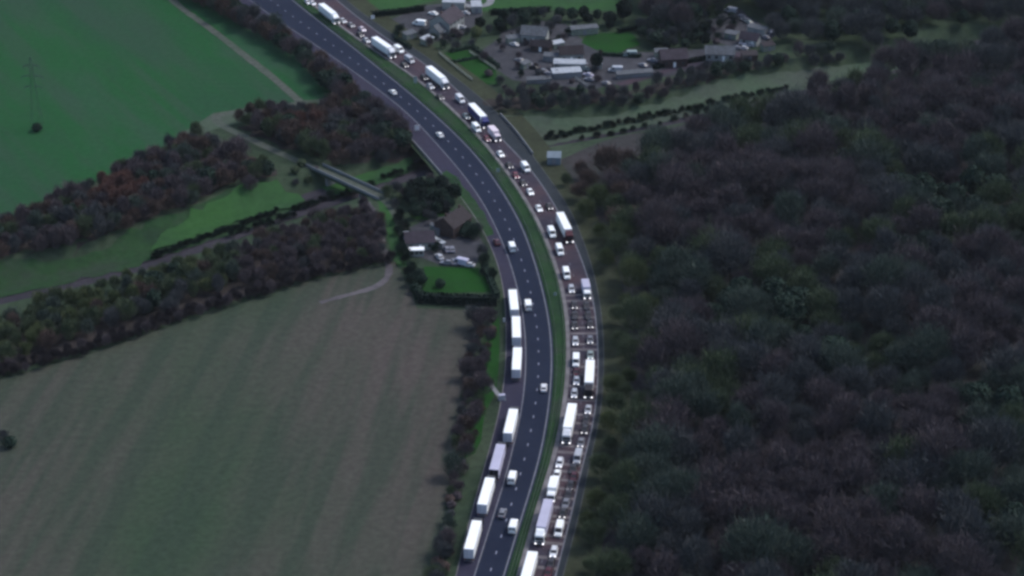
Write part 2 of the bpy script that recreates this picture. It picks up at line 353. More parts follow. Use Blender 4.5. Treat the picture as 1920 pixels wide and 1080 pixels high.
sheet('yard', [(765, 428), (822, 400), (872, 440), (930, 440), (945, 462), (905, 470), (892, 498), (835, 500), (795, 485), (765, 480)], 'yard', 0.035, 0.4)
sheet('road_verge', [(905, 582), (932, 580), (944, 640), (944, 700), (925, 745), (905, 800), (890, 850), (870, 860), (885, 780), (905, 700)], 'lawn', 0.03, 0.4)
sheet('road_verge', [(770, 258), (800, 290), (845, 345), (880, 392), (908, 440), (925, 480), (905, 480), (880, 430), (840, 385), (790, 340), (765, 300)], 'rough_grass', 0.03, 0.4)
sheet('far_field', [(690, -60), (1180, -60), (1160, 20), (1000, 18), (900, 22), (860, -10), (700, 30), (660, 0)], 'pasture', 0.03, 0.6)
sheet('paddock', [(822, 100), (878, 94), (930, 132), (932, 158), (885, 160), (850, 138)], 'lawn', 0.04, 0.4)
sheet('farm_yard', [(735, 35), (800, 10), (900, 0), (905, 30), (880, 55), (850, 75), (790, 80), (740, 62)], 'yard', 0.035, 0.6)
sheet('farm_yard', [(940, 60), (1010, 38), (1060, 45), (1130, 100), (1215, 98), (1400, 92), (1420, 110), (1310, 135), (1200, 150), (1110, 168), (1040, 160), (960, 150), (900, 100)], 'yard', 0.035, 0.8)
sheet('farm_yard', [(1330, 40), (1380, 12), (1450, 60), (1450, 85), (1390, 95), (1320, 70)], 'yard', 0.035, 0.6)
sheet('far_lawn', [(1100, 65), (1180, 58), (1200, 85), (1160, 104), (1120, 95), (1090, 80)], 'lawn', 0.05, 0.8)
WOOD = px_poly([(1048, 300), (1140, 262), (1227, 246), (1330, 225), (1400, 206), (1500, 182), (1600, 162), (1700, 146), (2000, 110), (2150, 100), (2150, 1260), (1040, 1260), (1072, 1080), (1100, 960), (1125, 850), (1142, 760), (1148, 700), (1148, 620), (1138, 540), (1115, 470), (1085, 400), (1060, 345)])
sheet('woodland_floor', WOOD, 'leaf_litter', 0.03, 0.8, world=True)
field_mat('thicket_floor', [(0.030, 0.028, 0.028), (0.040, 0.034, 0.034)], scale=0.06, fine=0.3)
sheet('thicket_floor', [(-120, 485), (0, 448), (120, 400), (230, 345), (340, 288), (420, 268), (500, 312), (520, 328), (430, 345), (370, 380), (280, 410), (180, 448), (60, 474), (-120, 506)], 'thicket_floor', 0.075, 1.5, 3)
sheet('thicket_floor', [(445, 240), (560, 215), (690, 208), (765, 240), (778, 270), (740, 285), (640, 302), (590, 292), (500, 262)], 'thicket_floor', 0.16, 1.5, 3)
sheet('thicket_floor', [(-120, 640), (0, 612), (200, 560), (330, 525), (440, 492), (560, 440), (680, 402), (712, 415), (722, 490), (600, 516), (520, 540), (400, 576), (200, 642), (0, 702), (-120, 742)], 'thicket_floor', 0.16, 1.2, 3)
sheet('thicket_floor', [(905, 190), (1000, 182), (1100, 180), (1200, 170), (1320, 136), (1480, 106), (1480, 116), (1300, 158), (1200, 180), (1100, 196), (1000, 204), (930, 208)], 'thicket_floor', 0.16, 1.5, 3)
# earth tracks
strip_world('farm_track', pxline([(270, -60), (330, 8), (400, 58), (460, 105), (515, 148), (545, 175), (566, 194)]), 3.2, 'track_grass', 0.09, wob=0.06)
strip_world('lane', pxline([(566, 194), (500, 205), (430, 212), (395, 212), (400, 228), (440, 248), (500, 276), (560, 303), (640, 336), (705, 362), (735, 382), (752, 420), (760, 455), (770, 478)]), 3.4, 'track_grass', 0.09, follow=False)
strip_world('footpath', pxline([(690, 378), (700, 400), (715, 440), (722, 480), (735, 505), (730, 530), (700, 545), (650, 552), (600, 568)]), 2.0, 'bare_earth', 0.10, wob=0.25)
strip_world('driveway', pxline([(890, 462), (910, 450), (935, 452)], 2, 1), 5, 'yard', 0.07)
strip_world('farm_road', pxline([(1160, 160), (1220, 142), (1290, 122), (1400, 100)]), 4, 'worn_asphalt', 0.08)
strip_world('farm_road', pxline([(845, -30), (852, 5), (890, 18), (930, 8), (900, -30)]), 3.2, 'concrete', 0.08)
# railway
strip_world('railway_ballast', RAIL, 14.0, 'ballast', 0.12, wob=0.02)
mb = MB()
T = np.gradient(RAIL, axis=0); T /= np.hypot(*T.T)[:, None]; N = np.c_[-T[:, 1], T[:, 0]]
for o_ in (-2.45, -1.0, 1.0, 2.45):
    P = RAIL + N * o_
    for a, b in zip(P[:-1], P[1:]):
        mb.add([(a[0], a[1], -CUT + .13), (b[0], b[1], -CUT + .13), (b[0], b[1], -CUT + .32), (a[0], a[1], -CUT + .32)], [(0, 1, 2, 3)])
        n_ = 0.08
        d = np.array([b[1] - a[1], a[0] - b[0]]); d = d / np.hypot(*d) * n_
        mb.add([(a[0], a[1], -CUT + .32), (b[0], b[1], -CUT + .32), (b[0] + d[0], b[1] + d[1], -CUT + .32), (a[0] + d[0], a[1] + d[1], -CUT + .32)], [(0, 1, 2, 3)])
struct(mb.build('railway_track', 'rail_steel', fix=False))

# ---------------------------------------------------------------- motorway
def ribbon(name, XL, XR, material, z, cols=4):
    P = np.stack([XL + (XR - XL) * t for t in np.linspace(0, 1, cols)], 1)
    n = len(YS); V = np.c_[P.ravel(), np.repeat(YS, cols), np.full(n * cols, z)]
    a = (np.arange(n - 1)[:, None] * cols + np.arange(cols - 1)[None]).ravel()
    me = quick_mesh(name, V, np.c_[a, a + 1, a + cols + 1, a + cols], [material])
    o = bpy.data.objects.new(name, me); C.objects.link(o); return struct(o)
ribbon('hard_shoulder', off('A', -0.2), off('B', -0.1), 'shoulder_asphalt', 0.12)
ribbon('motorway', off('B', -0.1), off('C', 0.7), 'asphalt', 0.12)
ribbon('central_reservation', off('C', 0.7), off('D', -1.1), 'median_grass', 0.18)
ribbon('motorway', off('D', -1.1), off('E', 0.1), 'worn_asphalt', 0.12)
field_mat('teal_asphalt', [(0.022, 0.029, 0.036), (0.032, 0.038, 0.046)], scale=0.05, fine=0.15, rough=0.8)  # dark teal tone for the hard shoulder beside the queue
ribbon('hard_shoulder', off('E', 0.1), off('F', 0.3), 'teal_asphalt', 0.12)
field_mat('olive_grass', [(0.030, 0.036, 0.024), (0.042, 0.050, 0.032)], scale=0.05, fine=0.25)
ribbon('motorway_verge', off('F', 0.3), off('F', 8.0), 'olive_grass', 0.10)
ribbon('motorway_verge', off('A', -2.2), off('A', -0.2), 'rough_grass', 0.10)
ribbon('road_marking', off('B', -0.14), off('B', 0.14), 'white_line', 0.135, 2)
ribbon('road_marking', off('C', -0.17), off('C', 0.17), 'white_line', 0.135, 2)
ribbon('road_marking', off('E', -0.17), off('E', 0.17), 'white_line', 0.135, 2)
ribbon('road_marking', off('D', -1.05), off('D', 0.15), 'kerb_dust', 0.135, 2)
ribbon('kerb', off('F', 0.1), off('F', 0.35), 'kerb_dim', 0.2, 2)
ribbon('kerb', off('A', -0.4), off('A', -0.15), 'kerb_dust', 0.2, 2)
def dashes(X, material, period, length, width):
    P = np.c_[X, YS]; s = np.r_[0, np.cumsum(np.hypot(*np.diff(P, axis=0).T))]; mb = MB(); t = 1.0
    while t < s[-1] - length:
        a = np.array([np.interp(t, s, X), np.interp(t, s, YS)]); b = np.array([np.interp(t + length, s, X), np.interp(t + length, s, YS)])
        d = (b - a) / np.hypot(*(b - a)); n_ = np.array([d[1], -d[0]]) * width / 2
        mb.add([(*(a - n_), .136), (*(a + n_), .136), (*(b + n_), .136), (*(b - n_), .136)], [(0, 1, 2, 3)]); t += period
    o = mb.build('road_marking', material, fix=False); struct(o); return o
sheet('motorway_verge', [(811, 312), (838, 320), (857, 332), (892, 377), (913, 413), (926, 440), (912, 444), (885, 402), (850, 356), (815, 318)], 'median_grass', 0.15, 0.3, 3)
dashes((LX['B'] + LX['C']) / 2, 'dash_paint', 7.6, 1.4, 0.28)
dashes((LX['D'] + LX['E']) / 2, 'white_line', 8.0, 2.0, 0.14)

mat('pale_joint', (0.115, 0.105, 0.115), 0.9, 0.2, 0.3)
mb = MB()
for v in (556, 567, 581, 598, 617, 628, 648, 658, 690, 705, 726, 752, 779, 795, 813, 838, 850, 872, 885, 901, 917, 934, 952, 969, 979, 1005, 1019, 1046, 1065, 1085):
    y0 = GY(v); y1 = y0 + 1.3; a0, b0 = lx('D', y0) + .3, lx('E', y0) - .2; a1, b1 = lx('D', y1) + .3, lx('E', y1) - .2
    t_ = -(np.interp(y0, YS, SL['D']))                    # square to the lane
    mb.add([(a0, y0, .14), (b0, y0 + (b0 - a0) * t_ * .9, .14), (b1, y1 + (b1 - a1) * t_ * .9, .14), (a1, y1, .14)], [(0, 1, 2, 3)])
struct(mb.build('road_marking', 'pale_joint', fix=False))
def barrier(X, label, name='crash_barrier'):
    P = np.c_[X, YS]; s = np.r_[0, np.cumsum(np.hypot(*np.diff(P, axis=0).T))]
    root = empty(name, (X[0], YS[0], 0.1)); tag(root, label, 'crash barrier', 'steel crash barriers along the motorway')
    mb = MB(); ox, oy = X[0], YS[0]
    prof = [(0.0, .45), (.06, .50), (0.0, .58), (.06, .66), (0.0, .72)]
    T = np.gradient(P, axis=0); T /= np.hypot(*T.T)[:, None]
    rows = []
    for p, t in zip(P, T): rows.append([(p[0] - ox + t[1] * a, p[1] - oy - t[0] * a, z) for a, z in prof])
    V = np.array(rows).reshape(-1, 3); k = 5; a = (np.arange(len(P) - 1)[:, None] * k + np.arange(k - 1)[None]).ravel()
    me = quick_mesh('rail', V, np.c_[a, a + k, a + k + 1, a + 1], ['galvanised'])
    o = bpy.data.objects.new('rail', me); C.objects.link(o); o.parent = root
    lo, hi = np.interp(GY(1090), YS, s), np.interp(GY(-10), YS, s)
    pm = None
    for t in np.linspace(lo, hi, 96):
        loc = (np.interp(t, s, X) - ox, np.interp(t, s, YS) - oy, 0)
        if pm is None:
            pm = MB().box(-.06, .06, -.08, .08, 0, .62).build('post', 'galvanised', root); pm.location = loc
        else:
            c = pm.copy(); C.objects.link(c); c.parent = root; c.location = loc
barrier(off('C', 1.5), 'steel crash barrier beside the northbound carriageway in the grassy median')
barrier(off('D', -1.7), 'steel crash barrier beside the queuing carriageway in the grassy median')

# motorway bridge over the railway
A_, F_ = off('A', -0.5), off('F', 0.6)
hA, hF = height(np.c_[A_, YS]), height(np.c_[F_, YS])
sa = np.where(hA < -0.05)[0]; sf = np.where(hF < -0.05)[0]
br = empty('motorway_bridge', (float(A_[sa[len(sa) // 2]]), float(YS[sa[len(sa) // 2]]), -CUT))
tag(br, 'concrete motorway bridge carrying both carriageways over the railway', 'bridge'); bo = br.location
def wall_poly(mb, pts, z0, z1, th):
    P = np.array(pts); T = np.gradient(P, axis=0); T /= np.hypot(*T.T)[:, None]; N = np.c_[-T[:, 1], T[:, 0]] * th / 2
    for i in range(len(P) - 1):
        a, b = P[i], P[i + 1]; n, m_ = N[i], N[i + 1]
        ring = lambda z: [(*(a - n), z), (*(b - m_), z), (*(b + m_), z), (*(a + n), z)]
        mb.add([(x - bo[0], y - bo[1], z - bo[2]) for x, y, z in ring(z0) + ring(z1)], [(3, 2, 1, 0), (4, 5, 6, 7), (0, 1, 5, 4), (1, 2, 6, 5), (2, 3, 7, 6), (3, 0, 4, 7)])
    return mb
lo, hi = min(sa[0], sf[0]), max(sa[-1], sf[-1]); mb = MB()
for i in range(lo, hi):
    q4 = [(A_[i], YS[i]), (F_[i], YS[i]), (F_[i + 1], YS[i + 1]), (A_[i + 1], YS[i + 1])]
    mb.add([(x - bo[0], y - bo[1], z - bo[2]) for z in (-1.1, 0.06) for x, y in q4], [(3, 2, 1, 0), (4, 5, 6, 7), (0, 1, 5, 4), (1, 2, 6, 5), (2, 3, 7, 6), (3, 0, 4, 7)])
mb.build('deck', 'concrete', br)
for X, ss in ((A_, sa), (F_, sf)):
    wall_poly(MB(), [(X[i], YS[i]) for i in range(max(0, ss[0] - 2), ss[-1] + 3)], 0.05, 1.0, 0.3).build('parapet', 'concrete', br)
for sgn in (-1, 1):                              # abutment walls alongside the track
    k = np.where((dist_line(RAIL, np.c_[(A_ + F_) / 2, YS]) < 22))[0]; P = RAIL[k] + N[k] * sgn * 7.2
    P = P[[inside(P[i:i + 1], np.vstack([np.c_[A_, YS], np.c_[F_, YS][::-1]]))[0] for i in range(len(P))]]
    if len(P) > 2: wall_poly(MB(), P, -CUT, -1.1, 0.8).build('abutment', 'concrete', br)

# farm bridge over the railway
fa, fb = G(548, 292), G(722, 373)
ang = math.atan2(-(fb - fa).x, (fb - fa).y); Lb = (fb - fa).length
fbr = empty('farm_bridge', fa, ang); tag(fbr, 'narrow farm bridge with two pale parapets crossing the railway', 'bridge')
MB().box(-2.4, 2.4, 8, Lb - 3, -0.9, 0.07).build('deck', 'rough_grass', fbr)
for x, y0, y1 in ((-2.3, 14, Lb - 2), (2.3, 8, Lb - 0.5)):
    MB().box(x - .14, x + .14, y0, y1, 0.071, 1.05, bev=.04).build('parapet', 'pale_concrete', fbr)
for y in (Lb * .42, Lb * .78):
    MB().box(-1.9, 1.9, y - .5, y + .5, -CUT, -0.9).build('pier', 'concrete', fbr)

# ---------------------------------------------------------------- vehicles
def wheel(root, x, y, r=0.33, wd=0.22):
    mb = MB(); n = 12
    for rr, x0, x1, mi in ((r, x - wd / 2, x + wd / 2, 0), (r * .55, x - wd / 2 - .01, x + wd / 2 + .01, 1)):
        mb.loft([[(xx, y + rr * math.cos(2 * math.pi * i / n), r + rr * math.sin(2 * math.pi * i / n)) for i in range(n)] for xx in (x0, x1)], mi)
    return mb.build('wheel', ['rubber', 'wheel_rim'], root)
def lamp(root, name, x, y, z, wx, wz, m, d=0.06):
    return MB().box(x - wx / 2, x + wx / 2, y - d, y + d, z - wz / 2, z + wz / 2, bev=.02).build(name, m, root)
def xsec(y, hw, zb, zt, sh=.14):
    return [(-hw * .9, y, zb), (hw * .9, y, zb), (hw, y, zb + .12), (hw, y, zt - sh), (hw * .86, y, zt), (-hw * .86, y, zt), (-hw, y, zt - sh), (-hw, y, zb + .12)]
def make_car(lit, estate=False):
    r = empty('car')
    st = [(-2.2, .70, .40, .80), (-2.08, .82, .28, .96), (-1.3, .90, .22, 1.0), (0, .91, .20, .97), (.9, .90, .22, .95), (1.55, .87, .22, .86), (2.0, .80, .26, .74), (2.18, .68, .36, .62)]
    MB().loft([xsec(*s) for s in st]).build('body', 'silver', r)
    rb = -1.95 if estate else -1.75; rt = -1.75 if estate else -1.15
    def ringg(z, y0, y1, hw): return [(-hw, y0, z), (hw, y0, z), (hw, y1, z), (-hw, y1, z)]
    MB().loft([ringg(.94, rb, 1.02, .79), ringg(1.38, rt, .22, .62)]).build('window_glass', 'glass', r)
    mb = MB().loft([ringg(1.375, rt - .05, .28, .64), ringg(1.42, rt - .02, .22, .62), ringg(1.455, rt + .15, .05, .50)])
    for sx in (-1, 1):
        mb.tube((sx * .80, 1.02, .93), (sx * .63, .24, 1.39), .045, .04, 5)
        mb.tube((sx * .80, rb, .93), (sx * .63, rt, 1.39), .06, .05, 5)
        mb.tube((sx * .80, -.45, .93), (sx * .635, -.45, 1.39), .045, .04, 5)
    mb.build('roof', 'silver', r)
    for sx in (-1, 1):
        MB().box(sx * .98 - .09, sx * .98 + .09, .72, .86, .92, 1.05, bev=.02).build('wing_mirror', 'silver', r)
        for y in (-1.35, 1.38): wheel(r, sx * .80, y)
        lamp(r, 'headlight', sx * .60, 2.08, .66, .30, .15, 'head_lamp_lit' if lit else 'head_lamp', .10)
        lamp(r, 'tail_light', sx * .66, -2.13, .80, .26, .16, 'tail_lamp')
    MB().box(-.30, .30, 2.15, 2.20, .38, .52).build('number_plate', 'dirty_white', r)
    return r
def make_van(lit):
    r = empty('van')
    pr = [(-2.75, .42, 2.0), (-2.7, .34, 2.28), (-1.5, .30, 2.34), (.9, .30, 2.32), (1.25, .30, 2.20)]
    rings = [xsec(y, .97, zb, zt, .22) for y, zb, zt in pr] + [xsec(1.95, .95, .30, 1.28, .12), xsec(2.5, .90, .32, 1.08, .12), xsec(2.72, .78, .40, .88, .1)]
    MB().loft(rings).build('body', 'white_paint', r)
    a = [(-.74, 1.27, 2.18), (.74, 1.27, 2.18), (.84, 1.93, 1.36), (-.84, 1.93, 1.36)]
    MB().add([(x, y + .03, z + .04) for x, y, z in a] + [(x, y - .02, z - .02) for x, y, z in a], [(0, 1, 2, 3), (7, 6, 5, 4), (0, 4, 5, 1), (1, 5, 6, 2), (2, 6, 7, 3), (3, 7, 4, 0)]).build('windscreen', 'glass', r)
    for sx in (-1, 1):
        MB().box(min(sx * .95, sx * .985), max(sx * .95, sx * .985), .35, 1.25, 1.28, 1.95).build('side_window', 'glass', r)
        MB().box(sx * 1.1 - .08, sx * 1.1 + .08, 1.35, 1.5, 1.25, 1.55, bev=.02).build('wing_mirror', 'chassis_black', r)
        for y in (-1.75, 1.75): wheel(r, sx * .86, y, .35)
        lamp(r, 'headlight', sx * .70, 2.58, .82, .30, .2, 'head_lamp_lit' if lit else 'head_lamp', .10)
        lamp(r, 'tail_light', sx * .88, -2.74, 1.15, .14, .5, 'tail_lamp')
        MB().box(min(sx * .1, sx * .78), max(sx * .1, sx * .78), -2.79, -2.74, 1.35, 1.85).build('rear_window', 'glass', r)
    return r
def cab_parts(r, y0, y1, zt, hw, lit, zb=.55):
    """lorry cab between y0 and y1"""
    d = y1 - y0
    MB().loft([[(x * s, y, z) for x, y in ((-hw, y0), (hw, y0), (hw, y1 - .25), (hw * .86, y1), (-hw * .86, y1), (-hw, y1 - .25))] for z, s in ((zb, 1), (zt * .52, 1), (zt - .25, .97))] +
              [[(x, y, zt) for x, y in ((-hw * .8, y0 + .1), (hw * .8, y0 + .1), (hw * .8, y1 - .7), (hw * .7, y1 - .5), (-hw * .7, y1 - .5), (-hw * .8, y1 - .7))]]).build('cab', 'white_paint', r)
    MB().box(-hw * .84, hw * .84, y1 - .03, y1 + .04, zt * .50, zt * .76, bev=.03).build('windscreen', 'glass', r)
    MB().box(-hw * .80, hw * .80, y1 - .02, y1 + .03, zb + .35, zt * .44, bev=.02).build('grille', 'chassis_black', r)
    MB().box(-hw, hw, y1 - .1, y1 + .1, zb - .1, zb + .28, bev=.04).build('bumper', 'grey_paint', r)
    for sx in (-1, 1):
        MB().box(min(sx * hw * .98, sx * (hw + .02)), max(sx * hw * .98, sx * (hw + .02)), y1 - 1.2, y1 - .4, zt * .50, zt * .74).build('side_window', 'glass', r)
        MB().box(sx * (hw + .2) - .1, sx * (hw + .2) + .1, y1 - .25, y1 - .1, zt * .5, zt * .72, bev=.02).build('wing_mirror', 'chassis_black', r)
        lamp(r, 'headlight', sx * hw * .78, y1 + .12, zb + .16, .40, .24, 'head_lamp_lit' if lit else 'head_lamp', .09)
def make_lorry(lit):
    r = empty('articulated_lorry')
    MB().box(-1.27, 1.27, -8.2, 5.0, 1.15, 4.0, bev=.06).build('trailer_box', 'white_paint', r)
    for sx in (-1, 1):
        MB().box(min(sx * .03, sx * 1.2), max(sx * .03, sx * 1.2), -8.25, -8.2, 1.22, 3.9).build('rear_door', 'trailer_door', r)
        lamp(r, 'tail_light', sx * 1.0, -8.28, .98, .4, .14, 'tail_lamp')
        MB().box(min(sx * 1.15, sx * 1.2), max(sx * 1.15, sx * 1.2), -5.2, 1.8, .55, 1.05).build('side_guard', 'grey_paint', r)
        for y in (-6.9, -5.6, -4.3): wheel(r, sx * 1.0, y, .5, .4)
        for y in (3.6, 6.9): wheel(r, sx * 1.0, y, .5, .36)
        MB().box(sx * .8 - .08, sx * .8 + .08, 1.9, 2.1, .2, 1.1).build('landing_leg', 'chassis_black', r)
    MB().box(-.5, .5, -8.1, 7.6, .75, 1.1).build('chassis', 'chassis_black', r)
    MB().box(-1.2, 1.2, -8.3, -8.1, .45, .6).build('rear_bumper', 'grey_paint', r)
    MB().prism([(5.55, 3.25), (5.6, 3.85), (6.3, 3.75), (7.2, 3.25)], -1.05, 1.05).build('roof_deflector', 'white_paint', r)
    cab_parts(r, 5.45, 7.75, 3.25, 1.23, lit)
    return r
def make_rigid(lit):
    r = empty('box_lorry')
    MB().box(-1.18, 1.18, -4.1, 1.6, 1.0, 3.35, bev=.06).build('cargo_box', 'white_paint', r)
    for sx in (-1, 1):
        MB().box(min(sx * .03, sx * 1.1), max(sx * .03, sx * 1.1), -4.15, -4.1, 1.05, 3.25).build('rear_door', 'trailer_door', r)
        lamp(r, 'tail_light', sx * .9, -4.16, .85, .35, .14, 'tail_lamp')
        for y in (-2.6, 2.7): wheel(r, sx * .92, y, .42, .32)
    MB().box(-.45, .45, -4.1, 3.4, .6, .98).build('chassis', 'chassis_black', r)
    cab_parts(r, 1.75, 3.7, 2.55, 1.08, lit, .45)
    return r
PROTO = {}
def proto(kind, lit):
    k = (kind, lit)
    if k not in PROTO: PROTO[k] = [{'car': make_car, 'estate': lambda l: make_car(l, True), 'van': make_van, 'lorry': make_lorry, 'rigid': make_rigid}[kind](lit), False]
    return PROTO[k]
def set_mat(o, m, idx=0):
    sl = o.material_slots[idx]; sl.link = 'OBJECT'; sl.material = M[m]
GV = {'car': 'cars queuing and driving on the motorway', 'estate': 'cars queuing and driving on the motorway', 'van': 'vans on the motorway', 'lorry': 'articulated lorries on the motorway', 'rigid': 'box lorries on the motorway'}
CATV = {'car': 'car', 'estate': 'car', 'van': 'van', 'lorry': 'lorry', 'rigid': 'lorry'}
def vehicle(kind, px, py, paint, label, side='R', lit=True, cab=None, zref=None, yref=0.0, rz=None, group=None, doors=None):
    zr = zref if zref is not None else {'car': .9, 'estate': .9, 'van': 1.5, 'lorry': 4.0, 'rigid': 3.35}[kind]
    P = G(px, py, zr)
    if rz is None:
        ks = {'R': ('D', 'E'), 'L': ('B', 'C'), 'S': ('A', 'B')}[side]
        s = sum(float(np.interp(P.y, YS, SL[k])) for k in ks) / 2
        rz = math.atan2(-s, 1.0) + (math.pi if side == 'R' else 0)
    f = Vector((-math.sin(rz), math.cos(rz), 0))
    if kind == 'lorry': yref = -1.6
    if kind == 'rigid': yref = -1.25
    loc = P - f * yref; loc.z = 0.14 if side in 'RLS' else 0.06
    pr = proto(kind, lit)
    if pr[1]: o = copy_tree(pr[0])
    else: o = pr[0]; pr[1] = True
    o.location = loc; o.rotation_euler = (0, 0, rz)
    tag(o, label, CATV[kind], group or GV[kind])
    for ch in o.children:
        n = ch.name.split('.')[0]
        if n in ('body', 'roof', 'trailer_box', 'cargo_box') or (n == 'wing_mirror' and kind in ('car', 'estate')): set_mat(ch, paint)
        elif n in ('cab', 'roof_deflector'): set_mat(ch, cab or paint)
        elif n == 'rear_door' and doors: set_mat(ch, doors)
    return o
for a in [
 # lorries parked on the left hard shoulder (rear towards the camera)
 ('lorry', 963, 562, 'white_paint', 'white lorry on the left hard shoulder, farthest of the upper row of three', 'S', False, 'dark_paint'),
 ('lorry', 968, 613, 'white_paint', 'white lorry on the left hard shoulder, middle of the upper row of three', 'S', False, 'grey_paint'),
 ('lorry', 969, 672.5, 'white_paint', 'white lorry on the left hard shoulder, nearest of the upper row of three', 'S', False, 'grey_paint'),
 ('lorry', 957.5, 789.5, 'white_paint', 'white lorry on the left hard shoulder just above the lavender grey lorry', 'S', False, 'dark_paint'),
 ('lorry', 932.5, 857, 'lavender_grey', 'lavender grey lorry with dark rear doors parked on the left hard shoulder', 'S', False, 'dark_paint', 'dark_paint'),
 ('lorry', 911.4, 921, 'white_paint', 'white lorry on the left hard shoulder just below the lavender grey lorry', 'S', False, 'dark_paint'),
 ('lorry', 886.5, 1003, 'white_paint', 'white lorry lowest of all on the left hard shoulder', 'S', False, 'dark_paint'),
 # lorries in the queue coming towards the camera
 ('lorry', 1057.5, 414, 'white_paint', 'white lorry with maroon cab queuing beside the wood', 'R', True, 'maroon_paint'),
 ('lorry', 1105.5, 696, 'white_paint', 'white lorry with black cab in the outer queuing lane', 'R', True, 'dark_paint'),
 ('lorry', 1068.5, 779, 'white_paint', 'white lorry with pale grey cab in the inner queuing lane', 'R', True, 'dirty_white'),
 ('lorry', 1021.5, 962, 'lavender_grey', 'lavender grey lorry with white cab in the inner queuing lane', 'R', True, 'white_paint'),
 ('lorry', 991, 1062, 'white_paint', 'white lorry cut by the lower edge in the inner queuing lane', 'R', True, 'white_paint'),
 ('lorry', 614, 16, 'white_paint', 'white lorry highest up in the queue', 'R', True, 'white_paint'),
 ('lorry', 716, 79, 'white_paint', 'white lorry queuing beside a white van below the farmyard', 'R', True, 'dirty_white'),
 ('lorry', 817, 135, 'white_paint', 'white lorry queuing beside the fenced green paddock', 'R', True, 'dirty_white'),
 ('lorry', 895, 206, 'white_paint', 'white topped lorry with deep blue sides in the queue', 'R', True, 'blue_paint'),
]:
    o = vehicle(a[0], a[1], a[2], a[3], a[4], a[5], a[6], a[7], doors=(a[8] if len(a) > 8 else None))
    if 'deep blue' in a[4]:
        for sx in (-1, 1):
            MB().box(min(sx * 1.271, sx * 1.30), max(sx * 1.271, sx * 1.30), -8.1, 4.9, 1.2, 3.85).build('side_curtain', 'blue_paint', o)
for a in [
 ('rigid', 1098.5, 531, 'lavender_grey', 'pale grey box lorry with white cab queuing in the outer lane', 'white_paint'),
 ('rigid', 1037.5, 904, 'white_paint', 'short white box lorry queuing ahead of a white car', 'white_paint'),
 ('rigid', 925, 241, 'pink_white', 'pinkish white box lorry in the outer queuing lane above the railway bridge', 'pink_white'),
]: vehicle(a[0], a[1], a[2], a[3], a[4], 'R', True, a[5])
